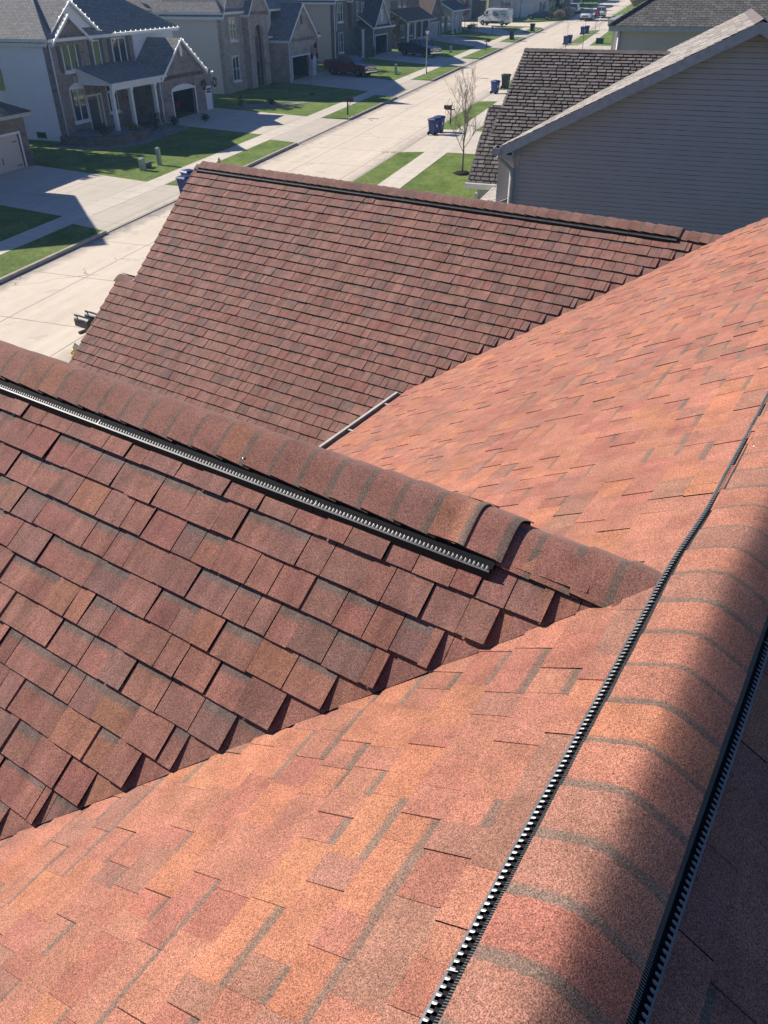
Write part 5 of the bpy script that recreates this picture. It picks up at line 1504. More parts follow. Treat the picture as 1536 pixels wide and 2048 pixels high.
def car(name, label, cat, M_, col, pname, L=4.8, H=1.75, waist=1.05, suv=True, group=None):
    root = thing(name, label, cat, M_, group); pm = paint(pname, col)
    xr, xf = -L / 2, L / 2; hw = .94; wx = (xr + .95, xf - .92)
    prof = [(xr + .05, .45), (xr, waist - .1), (xr + .1, waist), (xf - 1.35, waist), (xf - .3, waist - .15), (xf, waist - .4), (xf, .4)]
    b = MB(); shell(b, arch_profile(prof, wx, .40, .36), hw, .08); o = b.build('body', pm, root, fixn=True); bevel(o, .05)
    if suv: cabin(root, ((xr + .05, waist - .02), (xf - 1.25, waist - .02)), ((xr + .35, H - .06), (xf - 2.0, H - .06)), .86, .70, pm, ((.02, .05), (.36, .04), (.68, .04), (.98, .04)))
    else: cabin(root, ((xr + .55, waist - .02), (xf - 1.15, waist - .02)), ((xr + 1.35, H - .06), (xf - 2.2, H - .06)), .84, .64, pm, ((.02, .05), (.55, .04), (.98, .04)))
    wheelset(root, wx, .93, .34, .23)
    boxpart(root, 'chassis', M['black'], (xr + .3, xf - .3, -.7, .7, .22, .5))
    boxpart(root, 'grille', M['black'], (xf - .05, xf + .02, -.55, .55, waist - .52, waist - .3))
    boxpart(root, 'bumper', M['black'], (xf - .1, xf + .05, -.85, .85, .36, .5), bev=.02)
    for s in (-1, 1):
        boxpart(root, 'headlight', M['lamp'], (xf - .12, xf + .02, s * .6 if s > 0 else -.88, .88 if s > 0 else -.6, waist - .42, waist - .26), bev=.02)
        boxpart(root, 'tail_light', M['red_lens'], (xr - .01, xr + .06, s * .62 if s > 0 else -.9, .9 if s > 0 else -.62, waist - .35, waist - .12))
        boxpart(root, 'mirror', M['black'], (xf - 1.6, xf - 1.45, s * .92 if s > 0 else -1.08, 1.08 if s > 0 else -.92, waist - .02, waist + .14))
    return root
DZ = HT + .006
def face(du, dw): return math.atan2(dw, du)
pickup('dark red crew cab pickup parked in front of the tan brick house', SM(89.9, 35.6, DZ, face(-2.2, -6.5)), (.17, .016, .024), 'dark_red_paint')
pickup('navy blue crew cab pickup parked beyond the dark brick house', SM(109.9, 33.9, DZ, face(-3.4, -6.1)), (.008, .013, .035), 'navy_paint', 6.0)
van('white work van with teal lettering and a red ladder on its roof rack', SM(161.3, 35.6, DZ, face(1.6, 6.0)))
car('suv', 'white SUV facing the camera beyond the crossing', 'SUV', SM(178.0, 21.5, .03, math.pi - .0), (.75, .76, .78), 'white_paint', 5.0, 1.9, 1.15)
car('suv', 'pale silver SUV parked behind the white one, half hidden by the stop sign', 'SUV', SM(186.5, 19.9, .03, math.pi), (.6, .63, .68), 'silver_paint', 4.8, 1.75, 1.1)
car('sedan', 'dark low sedan parked side-on in front of the cream house beyond the crossing', 'car', SM(176.8, 30.3, HT + .01, math.pi / 2), (.02, .023, .03), 'charcoal_paint', 4.9, 1.42, .95, False)
car('suv', 'white boxy SUV seen from behind beside the pale ornamental grass', 'SUV', SM(197, 26.5, .03, 0), (.7, .7, .7), 'white_paint', 4.9, 1.85, 1.15)
car('sedan', 'dark red car inside the open garage of the house with string lights', 'car', SM(61.9, 41.9 + .6, .16, -math.pi / 2 + math.pi), (.14, .012, .012), 'red_paint', 4.4, 1.45, .95, False)
# motorbike in the tan house garage
mr = thing('motorcycle', 'motorcycle standing in the open garage of the tan brick house', 'motorcycle', SM(85.6, 41.2, .16, .2))
boxpart(mr, 'frame', M['black'], (-.5, .5, -.12, .12, .35, .7), bev=.04)
boxpart(mr, 'fuel_tank', M['red_lens'], (-.05, .45, -.16, .16, .7, .95), bev=.06)
boxpart(mr, 'seat', M['black'], (-.75, -.02, -.14, .14, .72, .84), bev=.04)
for x in (-.75, .8):
    w = MB(); w.lathe([(.2, -.07), (.31, -.07), (.33, 0), (.31, .07), (.2, .07)], (x, 0, .33), 'y', 18); w.build('wheel', M['tyre'], mr)
w = MB(); w.tube([(.45, -.35, 1.1), (.52, -.1, 1.02), (.52, .1, 1.02), (.45, .35, 1.1)], .018, 6); w.tube([(.52, 0, 1.02), (.8, 0, .33)], .03, 6); w.build('handlebar', M['chrome'], mr)
boxpart(mr, 'headlight', M['lamp'], (.6, .68, -.09, .09, .86, 1.02), bev=.03)

# ================================================================== bins
BLUE = plain('blue_bin_plastic', (.016, .036, .15), .5, .4); DKG = plain('dark_green_bin_plastic', (.018, .03, .028), .5, .4); BLK = plain('black_bin_plastic', (.016, .018, .02), .5, .4)
def make_bin(label, M_, mat, s=1.0, group='wheeled bins set out along the street', mark=True):
    r = thing('wheeled_bin', label, 'bin', M_, group)
    b = MB()
    b.hexa([(-.22 * s, -.24 * s, .06), (.20 * s, -.24 * s, .06), (.20 * s, .24 * s, .06), (-.22 * s, .24 * s, .06)], [(-.31 * s, -.30 * s, .98 * s), (.29 * s, -.30 * s, .98 * s), (.29 * s, .30 * s, .98 * s), (-.31 * s, .30 * s, .98 * s)])
    b.box(-.34 * s, .32 * s, -.325 * s, .325 * s, .93 * s, .985 * s)
    bevel(b.build('bin_body', mat, r), .02)
    l = MB()
    l.hexa([(-.36 * s, -.34 * s, .99 * s), (.36 * s, -.34 * s, .99 * s), (.36 * s, .34 * s, .99 * s), (-.36 * s, .34 * s, .99 * s)], [(-.30 * s, -.27 * s, 1.07 * s), (.25 * s, -.27 * s, 1.08 * s), (.25 * s, .27 * s, 1.08 * s), (-.30 * s, .27 * s, 1.07 * s)])
    bevel(l.build('lid', mat, r), .015)
    h_ = MB(); h_.tube([(-.34 * s, -.24 * s, .95 * s), (-.43 * s, -.24 * s, .99 * s), (-.43 * s, .24 * s, .99 * s), (-.34 * s, .24 * s, .95 * s)], .018, 6); h_.build('handle', mat, r)
    for sd in (-1, 1):
        w = MB(); w.lathe([(.05, sd * .22 * s), (.125, sd * .22 * s), (.125, sd * .29 * s), (.05, sd * .29 * s)], (-.26 * s, 0, .125), 'y', 14); w.build('wheel', M['tyre'], r)
    if mark:
        k = MB()
        k.box(-.08, -.01, -.302 * s, -.27 * s, .62, .74); k.box(-.07, .07, -.297 * s, -.26 * s, .55, .60); k.box(.0, .03, -.298 * s, -.26 * s, .6, .66)
        k.build('marking', M['trim'], r)
    return r
gb = 'wheeled bins set out along the street'
b0 = make_bin('blue recycling bin with a white mark, nearest on the right kerb', SM(60.25, 17.35, .05, math.radians(-20)), BLUE, 1.04)
bt = copy_tree(b0, SM(61.2, 17.2, .06, math.radians(-14)), 'blue bin tucked behind the nearest bin on the right kerb', gb)
copy_tree(b0, SM(81.3, 17.5, .05, math.radians(-25)), 'blue bin beside the dark green one on the right kerb', gb)
make_bin('dark green bin beside a blue one on the right kerb', SM(84.3, 17.15, .12, math.radians(-10)), DKG, 1.16)
copy_tree(b0, SM(129.3, 18.1, .03, math.radians(-15)), 'front blue bin of the pair standing halfway up the street', gb)
copy_tree(b0, SM(130.5, 17.75, .05, math.radians(-5)), 'rear bin of the pair standing halfway up the street', gb)
copy_tree(b0, SM(146.3, 18.0, .03, math.radians(-15)), 'front blue bin of the pair nearest the stop sign', gb)
copy_tree(b0, SM(147.6, 17.5, .05, 0.0), 'rear bin of the pair nearest the stop sign', gb)
bk = make_bin('black bin alone on the left kerb before the crossing', SM(149.8, 26.7, .06, math.radians(170)), BLK, 1.1, mark=False)
copy_tree(bk, SM(134.2, 26.9, HT, math.radians(175)), 'black bin with a pale top on the left verge near the van', gb)
copy_tree(b0, SM(39.15, 25.5, .04, math.radians(170)), 'blue bin with a sunlit lid showing beside the far red gable, lower of two', gb)
copy_tree(b0, SM(40.45, 26.05, .05, math.radians(160)), 'bin with a pale lid showing just above the end of the far red gable', gb)

# ================================================================== street furniture
def mailbox(label, M_, group='mailboxes along the kerbs', arm=True):
    r = thing('mailbox', label, 'mailbox', M_, group)
    p = MB(); p.box(-.045, .045, -.045, .045, -.15, 1.32); p.box(-.035, .035, -.5, .3, .98, 1.05); p.tube([(0, -.32, .98), (0, -.03, .6)], .02, 5)
    p.build('post', M['black'], r)
    b = MB(); n = 8
    pts = [(-.1, 1.06), (.1, 1.06), (.1, 1.2)] + [(.1 * math.cos(math.pi * i / n), 1.2 + .1 * math.sin(math.pi * i / n)) for i in range(1, n)] + [(-.1, 1.2)]
    b.prism(pts, 'y', -.55, .0); b.build('box', M['black'], r)
    f = MB(); f.box(.105, .115, -.3, -.1, 1.2, 1.24); f.box(.105, .115, -.3, -.24, 1.24, 1.34); f.build('flag', M['red_lens'], r)
    return r
gm = 'mailboxes along the kerbs'
m0 = mailbox('black mailbox on a post at the right kerb behind the nearest blue bins', SM(64.4, 17.2, HT, math.pi))
copy_tree(m0, SM(66.2, 26.5, HT, 0), 'black mailbox at the left kerb in front of the tan brick house', gm)
copy_tree(m0, SM(118.8, 27.2, HT, 0), 'small dark mailbox on the left verge beyond the navy pickup', gm)
# cluster near the far gable
r = thing('mailbox', 'pair of black mailboxes at the near kerb, left of the far red gable', 'mailbox', SM(19.75, 17.15, HT, math.pi - .25), gm)
p = MB(); p.box(-.05, .05, -.05, .05, -.15, .98); p.box(-.55, .55, -.06, .06, .92, 1.0); p.build('post', M['black'], r)
for x in (-.3, .12):
    b = MB(); n = 8
    pts = [(x - .15, 1.01), (x + .15, 1.01), (x + .15, 1.2)] + [(x + .15 * math.cos(math.pi * i / n), 1.2 + .12 * math.sin(math.pi * i / n)) for i in range(1, n)] + [(x - .15, 1.2)]
    b.prism(pts, 'y', -.55, .1); o = b.build('box', M['black'], r)
    f = MB(); f.box(x + .152, x + .165, -.35, -.3, 1.15, 1.42); f.box(x + .152, x + .165, -.45, -.3, 1.36, 1.43); f.build('flag', M['black'], o)
# lamp post
r = thing('street_lamp', 'grey street lamp with a lantern top on the left verge', 'street lamp', SM(93.2, 27.9, HT))
p = MB(); p.lathe([(.12, -.1), (.12, .12), (.075, .2), (.06, .9), (.05, 3.55), (.07, 3.6), (.05, 3.66)], (0, 0, 0), 'z', 12); p.build('post', M['steel'], r)
p = MB(); p.hexa([(-.10, -.10, 3.68), (.10, -.10, 3.68), (.10, .10, 3.68), (-.10, .10, 3.68)], [(-.17, -.17, 4.02), (.17, -.17, 4.02), (.17, .17, 4.02), (-.17, .17, 4.02)]); ln = p.build('lantern', M['lamp'], r)
p = MB(); p.hexa([(-.21, -.21, 4.03), (.21, -.21, 4.03), (.21, .21, 4.03), (-.21, .21, 4.03)], [(-.05, -.05, 4.24), (.05, -.05, 4.24), (.05, .05, 4.24), (-.05, .05, 4.24)]); p.lathe([(.03, 4.24), (.03, 4.3), (.01, 4.36)], (0, 0, 0), 'z', 8); p.build('cap', M['black'], r)
p = MB(); p.box(-.13, .13, -.13, .13, 3.63, 3.68); p.build('collar', M['black'], r)
# stop sign and street name post
r = thing('stop_sign', 'red octagonal stop sign on a post at the crossing', 'stop sign', SM(153.5, 16.9, HT, math.radians(190)))
p = MB(); p.box(-.03, .03, -.03, .03, -.1, 2.9); p.build('post', M['steel'], r)
p = MB(); p.prism([(.40 * math.cos(math.pi / 8 + i * math.pi / 4), 2.6 + .40 * math.sin(math.pi / 8 + i * math.pi / 4)) for i in range(8)], 'x', .035, .05); p.v = [(-a, b, c) for a, b, c in p.v]
sg = p.build('sign', plain('sign_red', (.5, .05, .03), .4), r)
cu = bpy.data.curves.new('lettering', 'FONT'); cu.body = 'STOP'; cu.size = .27; cu.align_x = 'CENTER'; cu.align_y = 'CENTER'; cu.extrude = .003
to = bpy.data.objects.new('lettering', cu); COL.objects.link(to); cu.materials.append(M['trim']); to.parent = sg
to.matrix_local = Matrix.Translation((.056, 0, 2.6)) @ Matrix.Rotation(math.pi / 2, 4, 'Z') @ Matrix.Rotation(math.pi / 2, 4, 'X')
dg = bpy.context.evaluated_depsgraph_get(); me_ = bpy.data.meshes.new_from_object(to.evaluated_get(dg)); mw = to.matrix_local.copy(); bpy.data.objects.remove(to)
to = bpy.data.objects.new('lettering', me_); COL.objects.link(to); to.parent = sg; to.matrix_local = Matrix.Translation((-.056, 0, 2.6)) @ Matrix.Rotation(-math.pi / 2, 4, 'Z') @ Matrix.Rotation(math.pi / 2, 4, 'X')
r = thing('sign_post', 'tall thin steel post beside the stop sign', 'post', SM(154.6, 16.4, HT))
p = MB(); p.lathe([(.03, -.1), (.03, 3.6), (.025, 3.62)], (0, 0, 0), 'z', 8); p.build('post', M['steel'], r)
p = MB(); p.box(-.5, .5, -.01, .01, 3.35, 3.55); p.build('name_plate', plain('sign_green', (.02, .12, .06), .5), r)
# utility pedestals
PG = plain('pale_green_cabinet', (.34, .4, .34), .6)
def pedestal(label, u, w, hh, wd):
    r = thing('utility_box', label, 'utility box', SM(u, w, HT), 'utility boxes on the lawns')
    p = MB(); p.box(-wd / 2, wd / 2, -wd / 2, wd / 2, -.1, hh); p.build('cabinet', PG, r)
    p = MB(); p.hexa([(-wd / 2 - .02, -wd / 2 - .02, hh), (wd / 2 + .02, -wd / 2 - .02, hh), (wd / 2 + .02, wd / 2 + .02, hh), (-wd / 2 - .02, wd / 2 + .02, hh)], [(-wd / 2 + .02, -wd / 2 + .02, hh + .07), (wd / 2 - .02, -wd / 2 + .02, hh + .07), (wd / 2 - .02, wd / 2 - .02, hh + .07), (-wd / 2 + .02, wd / 2 - .02, hh + .07)]); p.build('lid', PG, r)
pedestal('short pale green utility box on the lawn of the house with string lights', 43.9, 31.5, .62, .3)
pedestal('tall pale green utility post on the lawn of the house with string lights', 45.5, 31.3, .95, .22)
pedestal('pale utility post on the lawn right of the dark red pickup', 91.7, 30.9, .95, .24)
pedestal('small pale utility post on the lawn right of the navy pickup', 114.6, 31.0, .7, .26)
pedestal('pale utility post on the lawn below the white van', 143.5, 32.0, 1.1, .26)
r = thing('transformer_box', 'low dark green transformer box on the right lawn', 'utility box', SM(131.2, 13.6, HT))
p = MB(); p.box(-.5, .5, -.5, .5, -.1, .62); bevel(p.build('cabinet', plain('dark_green_cabinet', (.03, .07, .05), .6), r), .03)
p = MB(); p.box(-.53, .53, -.53, .53, .62, .67); p.build('lid', plain('dark_green_lid', (.04, .09, .06), .6), r)
r = thing('meter_box', 'low dark meter box between the two pale green posts', 'utility box', SM(44.6, 31.7, HT))
p = MB(); p.box(-.3, .3, -.2, .2, -.05, .3); p.build('cabinet', M['shutter'], r)
# hydrants
YEL = plain('hydrant_yellow', (.55, .42, .06), .5)
def hydrant(label, u, w, z=HT):
    r = thing('fire_hydrant', label, 'hydrant', SM(u, w, z), 'yellow hydrants')
    p = MB(); p.lathe([(.16, -.05), (.16, .05), (.1, .07), (.1, .55), (.13, .57), (.13, .62)], (0, 0, 0), 'z', 14); p.build('barrel', YEL, r)
    p = MB(); p.lathe([(.12, .62), (.11, .7), (.06, .76), (.03, .82)], (0, 0, 0), 'z', 12); p.build('bonnet', plain('hydrant_cap', (.6, .58, .4), .5), r)
    for s in (-1, 1):
        p = MB(); p.lathe([(.05, s * .08), (.05, s * .17), (.065, s * .17), (.065, s * .2)], (0, 0, .45), 'y', 10); p.build('nozzle', YEL, r)
hydrant('yellow hydrant on the left verge, just above the far red ridge', 44.9, 26.6)
hydrant('yellow hydrant at the near kerb beside the far red gable', 18.95, 17.35, .05)
# flag
r = thing('flag', 'striped red and white flag hanging on the tan brick house beside the garage', 'flag', SM(88.5, 39.4, 2.7))
p = MB(); p.tube([(0, .15, 0), (-.35, -.75, .75)], .02, 6); p.build('pole', M['trim'], r)
p = MB()
for k in range(9): p.poly([(-.33, -.7 + k * .07, .70 - k * .055), (-.33, -.7 + (k + 1) * .07, .70 - (k + 1) * .055), (-.3 + .02 * (k % 2), -.68 + (k + 1) * .07, -.45), (-.3 + .02 * ((k + 1) % 2), -.68 + k * .07, -.45)], k % 2)
cl = p.build('cloth', [plain('flag_red', (.3, .03, .04), .8), plain('flag_white', (.6, .6, .6), .8)], r)
p = MB(); p.poly([(-.345, -.71, .70), (-.345, -.43, .46), (-.335, -.43, .1), (-.335, -.71, .1)], 0); p.build('canton', plain('flag_blue', (.02, .03, .12), .8), cl)
# wreaths either side of the white door
for x, lab in ((64.95, 'dark wreath hanging left of the white garage side door'), (66.75, 'dark wreath hanging right of the white garage side door')):
    r = thing('wreath', lab, 'wreath', SM(x, 39.1, 2.1), 'wreaths beside the white door')
    p = MB(); rr = random.Random(int(x))
    for k in range(150):
        a = rr.uniform(0, 6.28); R1 = .3 + rr.uniform(-.08, .08); c = Vector((R1 * math.cos(a), rr.uniform(-.09, .02), R1 * math.sin(a)))
        d = Vector((rr.gauss(0, 1), rr.gauss(0, 1), rr.gauss(0, 1))).normalized() * .07; e = d.cross(Vector((rr.gauss(0, 1), 1, 0))).normalized() * .03
        p.poly([c - d, c + e, c + d, c - e])
    p.build('greenery', M['shrub'], r)
    p = MB(); p.hexa([(-.1, -.13, -.36), (.1, -.13, -.36), (.1, -.09, -.36), (-.1, -.09, -.36)], [(-.03, -.13, -.2), (.03, -.13, -.2), (.03, -.09, -.2), (-.03, -.09, -.2)]); p.build('bow', M['red_lens'], r)

# ================================================================== trees and planting
def bare_tree(label, u, w, H, spread, seed, trunk=.05, first=.3, mat='bark', nbr=9, sub=5, name='bare_tree', group='young bare trees', leaves=None, mulch=.45, levels=2, zb=HT):
    rng = random.Random(seed)
    r = thing(name, label, 'tree', SM(u, w, zb), group)
    t = MB(); n = 8; top = H * .92
    ctrl = [(0, 0, -.1)] + [(rng.uniform(-.02, .02) * H * i / n, rng.uniform(-.02, .02) * H * i / n, top * i / n) for i in range(1, n + 1)]
    rad = [trunk * (1 - .88 * i / n) for i in range(n + 1)]
    t.tube(ctrl, rad, 7); t.build('trunk', M[mat], r)
    c = MB(); tips = []
    def branch(p, d, L, rr, lev):
        pts = [p]; q = Vector(p); dd = Vector(d)
        k = 4
        for i in range(k):
            dd = (dd + Vector((rng.gauss(0, .1), rng.gauss(0, .1), .10 + rng.gauss(0, .05)))).normalized()
            q = q + dd * L / k; pts.append(tuple(q))
        c.tube(pts, [rr * (1 - .75 * i / k) for i in range(k + 1)], 4 if lev else 3, cap=False)
        tips.append(q)
        if lev < levels:
            for i in range(sub if lev == 0 else max(2, sub - 2)):
                f = rng.uniform(.25, .95); j = min(k - 1, int(f * k)); a = Vector(pts[j]); b = Vector(pts[j + 1]); s = a + (b - a) * (f * k - j)
                side = Vector((rng.gauss(0, 1), rng.gauss(0, 1), rng.uniform(.2, 1.0))).normalized()
                branch(tuple(s), (dd * .7 + side * .75).normalized(), L * rng.uniform(.3, .55), max(.003, rr * .45), lev + 1)
    for i in range(nbr):
        f = first + (1 - first) * (i + rng.uniform(0, .6)) / nbr
        z = top * f; a = i * 2.4 + rng.uniform(-.4, .4)
        el = rng.uniform(.75, 1.15)
        branch((0, 0, z), (math.cos(a) * math.cos(el), math.sin(a) * math.cos(el), math.sin(el)), spread * rng.uniform(.8, 1.15) * (1.25 - .65 * f), trunk * .42 * (1.2 - .7 * f), 0)
    mats = [M[mat]]
    if leaves:
        mats.append(M[leaves[0]])
        for q in tips:
            for _ in range(leaves[1]):
                p = q + Vector((rng.gauss(0, .2), rng.gauss(0, .2), rng.gauss(0, .2))) * leaves[2]
                a = Vector((rng.gauss(0, 1), rng.gauss(0, 1), rng.gauss(0, 1))).normalized(); e = a.cross(Vector((rng.gauss(0, 1), rng.gauss(0, 1), rng.gauss(0, 1)))).normalized()
                s = leaves[3] * rng.uniform(.6, 1.3); kk = rng.uniform(.6, 1.3)
                c.poly([p - a * s, p + e * s * .6, p + a * s, p - e * s * .6], 1, (kk, kk, kk))
    c.build('crown', mats, r)
    if mulch:
        m_ = MB(); nn = 14
        ring = [(mulch * rng.uniform(.85, 1.15) * math.cos(2 * math.pi * i / nn), mulch * rng.uniform(.85, 1.15) * math.sin(2 * math.pi * i / nn)) for i in range(nn)]
        m_.hexa([(x, y, -.02) for x, y in ring], [(x * .55, y * .55, .09) for x, y in ring], 0, smooth=True); m_.build('mulch_ring', M['mulch'], r)
    return r
bare_tree('slender bare tree in a dark mulch ring on the sunny right lawn', 48.75, 12.15, 4.9, 2.1, 61, .06, .2, 'bark_pale', 17, 8, levels=2, mulch=.6)
bare_tree('thin bare sapling on the shaded lawn of the house with string lights', 49.9, 33.7, 2.6, .9, 62, .035, .45, 'bark', 6, 3, mulch=0)
bare_tree('thin bare sapling on the shaded lawn of the tan brick house', 75.9, 34.0, 3.4, .6, 63, .03, .5, 'bark_pale', 5, 2, mulch=.25)
bare_tree('bare sapling in a mulch ring on the lawn right of the navy pickup', 115.8, 33.8, 3.6, .7, 64, .04, .5, 'bark', 6, 3, mulch=.55)
bare_tree('bare sapling in a pale ring on the lawn left of the white van', 139.6, 33.6, 3.4, .7, 65, .04, .5, 'bark', 6, 3, mulch=.6)
bare_tree('thin bare tree on the far right verge beside the sidewalk', 117.2, 14.2, 6.0, .8, 66, .04, .4, 'bark', 7, 3, mulch=.3)
bare_tree('thin bare tree by the transformer box on the right lawn', 99.5, 13.9, 5.2, .8, 67, .04, .4, 'bark', 7, 3, mulch=.3)
lt = ('leaf_red', 5, 1.0, .09)
bare_tree('reddish brown tree hugging the brown house by the navy pickup', 116.8, 39.4, 3.6, 1.0, 70, .05, .15, 'bark', 9, 4, leaves=('shrub_b', 10, 1.2, .09), mulch=0, name='small_tree', group='trees with some leaves')
bare_tree('dark reddish tree at the corner of the grey porch house beside the van', 156.8, 40.0, 4.4, 1.1, 71, .06, .15, 'bark', 10, 4, leaves=('leaf_red', 9, 1.2, .10), mulch=0, name='small_tree', group='trees with some leaves')
bare_tree('brown fuzzy tree in front of the cream house beyond the crossing', 178.5, 34.5, 7.5, 2.6, 72, .1, .25, 'bark', 12, 5, leaves=('leaf_tan', 3, 1.4, .1), mulch=0, name='small_tree', group='trees with some leaves')
bare_tree('rusty leaved tree at the right corner of the cream house', 180.5, 29.2, 6.5, 2.0, 73, .09, .25, 'bark', 11, 5, leaves=('leaf_red', 6, 1.4, .12), mulch=0, name='small_tree', group='trees with some leaves')
bare_tree('tall bare tree among the far houses, left of the end of the street', 198.0, 29.6, 9.0, 3.0, 74, .12, .25, 'bark', 12, 5, leaves=('shrub_b', 2, 1.4, .1), mulch=0, name='small_tree', group='trees with some leaves')
bare_tree('far bare tree standing over the end of the street', 226.0, 28.6, 9.5, 3.0, 75, .12, .25, 'bark', 12, 5, leaves=('shrub_b', 3, 1.4, .1), mulch=0, name='small_tree', group='trees with some leaves')

def shrub(label, u, w, r_, mat, seed, sq=(1, 1, .8), n=220, leaf=.06, z=HT, group='shrubs in front of the houses', name='shrub'):
    rng = random.Random(seed)
    r = thing(name, label, 'shrub', SM(u, w, z), group)
    b = MB()
    for k in range(6):
        b.blob((rng.uniform(-.4, .4) * r_ * sq[0], rng.uniform(-.4, .4) * r_ * sq[1], r_ * sq[2] * rng.uniform(.55, .9)), r_ * rng.uniform(.5, .75), rng, n // 4, leaf, 0, sq)
    b.build('foliage', M[mat], r)
    s = MB()
    for k in range(5):
        a = k * 1.26; s.tube([(0, 0, -.05), (math.cos(a) * r_ * .3, math.sin(a) * r_ * .3, r_ * sq[2] * .6)], .012, 4)
    s.build('stem', M['bark'], r)
# bed in front of the house with string lights
mb = MB()
def wallcurve(pts, z0, z1, th):
    for i in range(len(pts) - 1):
        a, b = Vector((*pts[i], 0)), Vector((*pts[i + 1], 0)); d = (b - a).normalized(); nrm = Vector((-d.y, d.x, 0)) * th
        mb.hexa([(a.x, a.y, z0), (b.x, b.y, z0), (b.x + nrm.x, b.y + nrm.y, z0), (a.x + nrm.x, a.y + nrm.y, z0)][::1], [(a.x, a.y, z1), (b.x, b.y, z1), (b.x + nrm.x, b.y + nrm.y, z1), (a.x + nrm.x, a.y + nrm.y, z1)], 0)
bedpts = [(48.7, 41.4), (49.0, 39.4), (49.6, 38.2), (50.6, 37.3), (51.8, 36.9), (53.0, 37.0), (54.0, 37.6)]
wallcurve([(u, w) for u, w in bedpts], 0, .62, .28)
o = mb.build('retaining_wall', M['stone'], None, MS @ Matrix.Translation((0, 0, HT)))
tag(o, 'low curved block retaining wall holding the planting bed of the house with string lights', 'wall')
mb = MB(); slab(mb, [(48.9, 41.5)] + [(u + .2, w + .25) for u, w in bedpts[1:]] + [(54.1, 39.0), (52.2, 41.7)], .02, HT + .5)
slab(mb, [(54.0, 37.6), (55.8, 36.6), (57.3, 36.2), (58.2, 39.2), (54.1, 39.0)], .02, HT + .03)
slab(mb, [(48.0, 41.7), (48.2, 38.6), (49.4, 37.2), (51.4, 36.1), (53.2, 36.3), (55.8, 36.2), (54.0, 37.4), (51.8, 36.8), (49.5, 38.1), (48.9, 41.4)], .02, HT + .02)
slab(mb, [(66.8, 36.3), (69.0, 33.6), (71.2, 32.2), (71.6, 33.0), (69.5, 36.0), (67.5, 38.5)], .02, HT + .02)
struct('planting_bed', mb, M['rock'], MS)
zb_ = HT + .5
shrub('round dark brown shrub at the left of the raised bed', 50.2, 38.6, .62, 'shrub_b', 1, z=zb_)
shrub('wide brownish shrub behind the raised bed under the lower window', 51.6, 39.9, .6, 'shrub_b', 2, z=zb_)
shrub('yellow green rounded shrub at the right end of the raised bed', 52.7, 38.0, .55, 'shrub_y', 3, z=zb_ - .1)
shrub('low dark shrub against the curved retaining wall', 53.9, 37.9, .38, 'shrub', 4, z=HT)
shrub('large dark green shrub in front of the porch columns', 55.9, 38.3, .85, 'shrub', 5, sq=(1, 1, 1.0), n=320)
shrub('green shrub left of the open garage of the house with string lights', 58.2, 38.1, .6, 'shrub', 6)
shrub('small round shrub on the lawn edge by the driveway of the house with string lights', 60.3, 36.5, .5, 'shrub', 7)
shrub('small pointed evergreen in the island bed right of the white side door', 67.4, 37.0, .5, 'shrub_y', 8, sq=(.7, .7, 1.5))
shrub('low dark shrub in the island bed right of the white side door', 69.3, 35.0, .5, 'shrub_b', 9)
shrub('narrow evergreen beside the garage of the dark brick house', 106.6, 38.9, .5, 'shrub', 10, sq=(.7, .7, 1.9))
shrub('dark shrub below the porch of the grey house', 150.6, 37.6, .7, 'shrub', 11, leaf=.09)
shrub('second dark shrub below the porch of the grey house, nearer the van', 152.3, 37.4, .8, 'shrub', 12, leaf=.09)
for i, (u, w) in enumerate(((171.8, 36.8), (172.6, 35.9))):
    shrub(('narrow dark arborvitae by the sage house, taller', 'narrow dark arborvitae by the sage house, nearer the dark sedan')[i], u, w, 1.0, 'shrub', 20 + i, sq=(.6, .6, 2.1 - .2 * i), leaf=.14, n=260)
shrub('dark evergreen column in front of the cream house', 173.0, 27.6, .8, 'shrub', 24, sq=(.7, .7, 2.4), leaf=.13, n=260)
shrub('dark low hedge between the far houses on the left', 196.0, 29.0, 1.6, 'shrub', 25, sq=(2.0, 1, .9), leaf=.18, n=360)
def plume(label, u, w, R_, H, seed, n=420):
    rng = random.Random(seed); r = thing('ornamental_grass', label, 'ornamental grass', SM(u, w, HT), 'pale ornamental grasses')
    b = MB()
    for k in range(n):
        a = rng.uniform(0, 6.28); q = rng.random() ** .5 * R_; hh = H * (1 - .35 * (q / R_) ** 2) * rng.uniform(.75, 1.05)
        p = Vector((q * .35 * math.cos(a), q * .35 * math.sin(a), 0)); t_ = Vector((q * math.cos(a), q * math.sin(a), hh)); w_ = .07; s = Vector((-math.sin(a), math.cos(a), 0)) * w_
        kk = rng.uniform(.7, 1.15); b.poly([p - s * .3, p + s * .3, t_ + s - Vector((0, 0, .3)), t_, t_ - s - Vector((0, 0, .3))], 0, (kk, kk, kk))
    b.build('blades', M['leaf_tan'], r)
plume('pale cream ornamental grass clump beside the white boxy SUV', 181.0, 25.9, 1.5, 2.0, 1)
plume('smaller cream ornamental grass clump left of the white boxy SUV', 179.0, 26.9, 1.2, 1.6, 2)
plume('big cream ornamental grass clump far behind the stop sign', 214.0, 14.6, 2.2, 3.2, 3)
plume('second cream ornamental grass clump far behind the stop sign, toward the roof edge', 214.5, 12.4, 2.2, 2.8, 4)
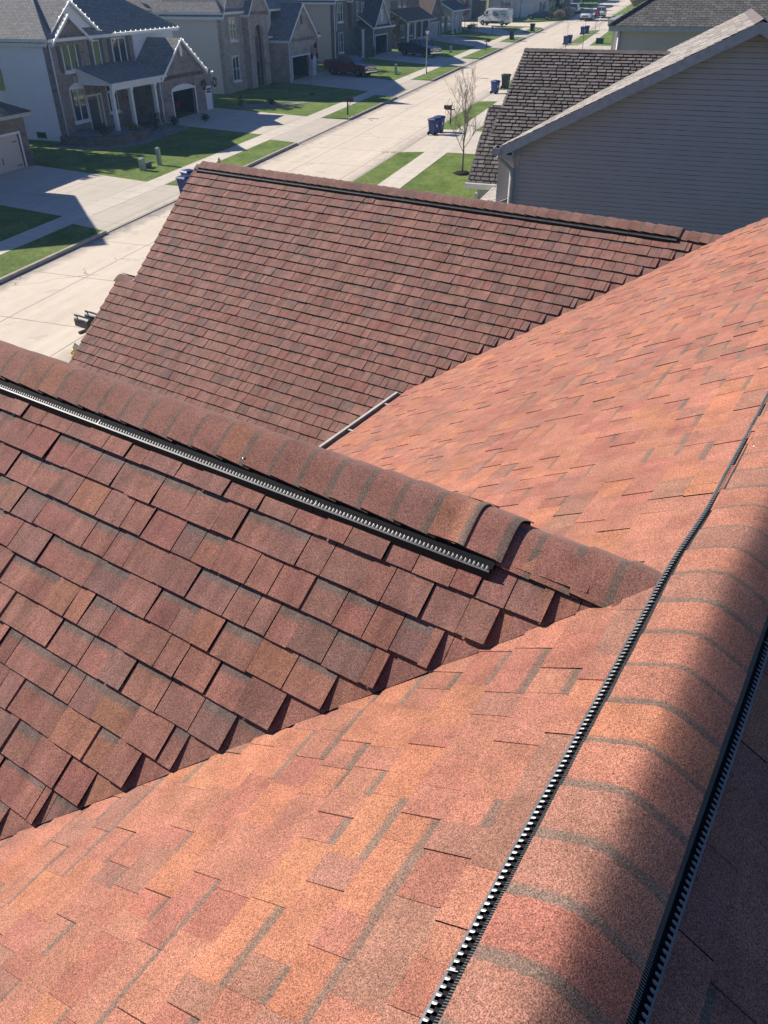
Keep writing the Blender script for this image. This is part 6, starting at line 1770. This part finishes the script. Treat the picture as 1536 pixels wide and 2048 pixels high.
# far low wall and a hedge closing the street
rng = random.Random(77)
for i in range(26):
    u = 262 + rng.uniform(-6, 24); w = 4 + i * 2.6 + rng.uniform(-1, 1)
    bare_tree('far bare tree in the row closing the end of the street', u, w, rng.uniform(6, 9), 2.6, 300 + i, .12, .15, 'bark', 8, 3, leaves=(('leaf_red', 'shrub_b', 'shrub', 'leaf_tan')[i % 4], 5, 2.0, .28), mulch=0, name='far_tree', group='far trees closing the street', levels=1)
for i, (u, w, lab) in enumerate(((232, 9, 'far pale house on the right at the end of the street'), (205, 2, 'far house on the right behind the cream grasses'))):
    h = HouseB('siding_house', lab, SM(u, w, .2), [[M['s_cream'], M['b_tan']], M['r_grey'], M['trim']])
    h.wblock(0, 12, -10, 0, -.6, 6, 0); h.hip(0, 12, -10, 0, 6.1, .7); h.window(2, 1, 1.4, 1.6, -10); h.finish()

# unseen trees added behind the houses across the street to shade the lawns
def shade_tree(label, u, w, H, R_, seed):
    rng = random.Random(seed)
    r = thing('added_shade_tree', label, 'tree', SM(u, w, .1), 'unseen trees added to shade the lawns')
    t = MB(); t.tube([(0, 0, -.2), (.1, .05, H * .35), (0, .1, H * .7)], [.3, .22, .08], 8)
    for k in range(9):
        a = k * 2.4; z = H * (.25 + .05 * k)
        t.tube([(0, 0, z), (math.cos(a) * R_ * .5, math.sin(a) * R_ * .5, z + 1.2), (math.cos(a) * R_ * .8, math.sin(a) * R_ * .8, z + 2.0)], [.1, .06, .02], 5)
    t.build('trunk', M['bark'], r)
    c = MB()
    for k in range(34):
        a = rng.uniform(0, 6.28); q = rng.random() ** .5 * R_ * .75; z = H * rng.uniform(.28, .9); q *= 1.15 - .55 * z / H
        c.blob((q * math.cos(a), q * math.sin(a), z), rng.uniform(1.3, 2.1), rng, 150, .32)
    c.build('crown', M['shrub'], r)
shade_tree('unseen tree added for shade behind the left end of the white sided house', 48.0, 56.0, 14.5, 3.4, 401)
shade_tree('unseen tree added for shade between the back yards of the first two houses', 44.6, 57.5, 14.0, 3.2, 402)
shade_tree('unseen tree added for shade behind the gap before the tan brick house', 71.0, 57.0, 15, 4.0, 403)
shade_tree('unseen tree added for shade behind the gap before the dark brick house', 97.0, 56.0, 14.5, 4.2, 404)
# the air over the street
mb = MB(); mb.box(-84, 464, -308, 308, -16, 21)
hz = mb.build('haze', None or M['dark'], None, SM(0, 0, 2.5))
hz['kind'] = 'stuff'
hm = bpy.data.materials.new('haze_air'); hm.use_nodes = True
nt = hm.node_tree; nt.nodes.remove(nt.nodes['Principled BSDF'])
pv = nt.nodes.new('ShaderNodeVolumePrincipled')
pv.inputs['Color'].default_value = (.35, .64, 1.0, 1); pv.inputs['Density'].default_value = 0.00045; pv.inputs['Anisotropy'].default_value = 0.35
nt.links.new(pv.outputs[0], [n for n in nt.nodes if n.type == 'OUTPUT_MATERIAL'][0].inputs['Volume'])
hz.data.materials[0] = hm
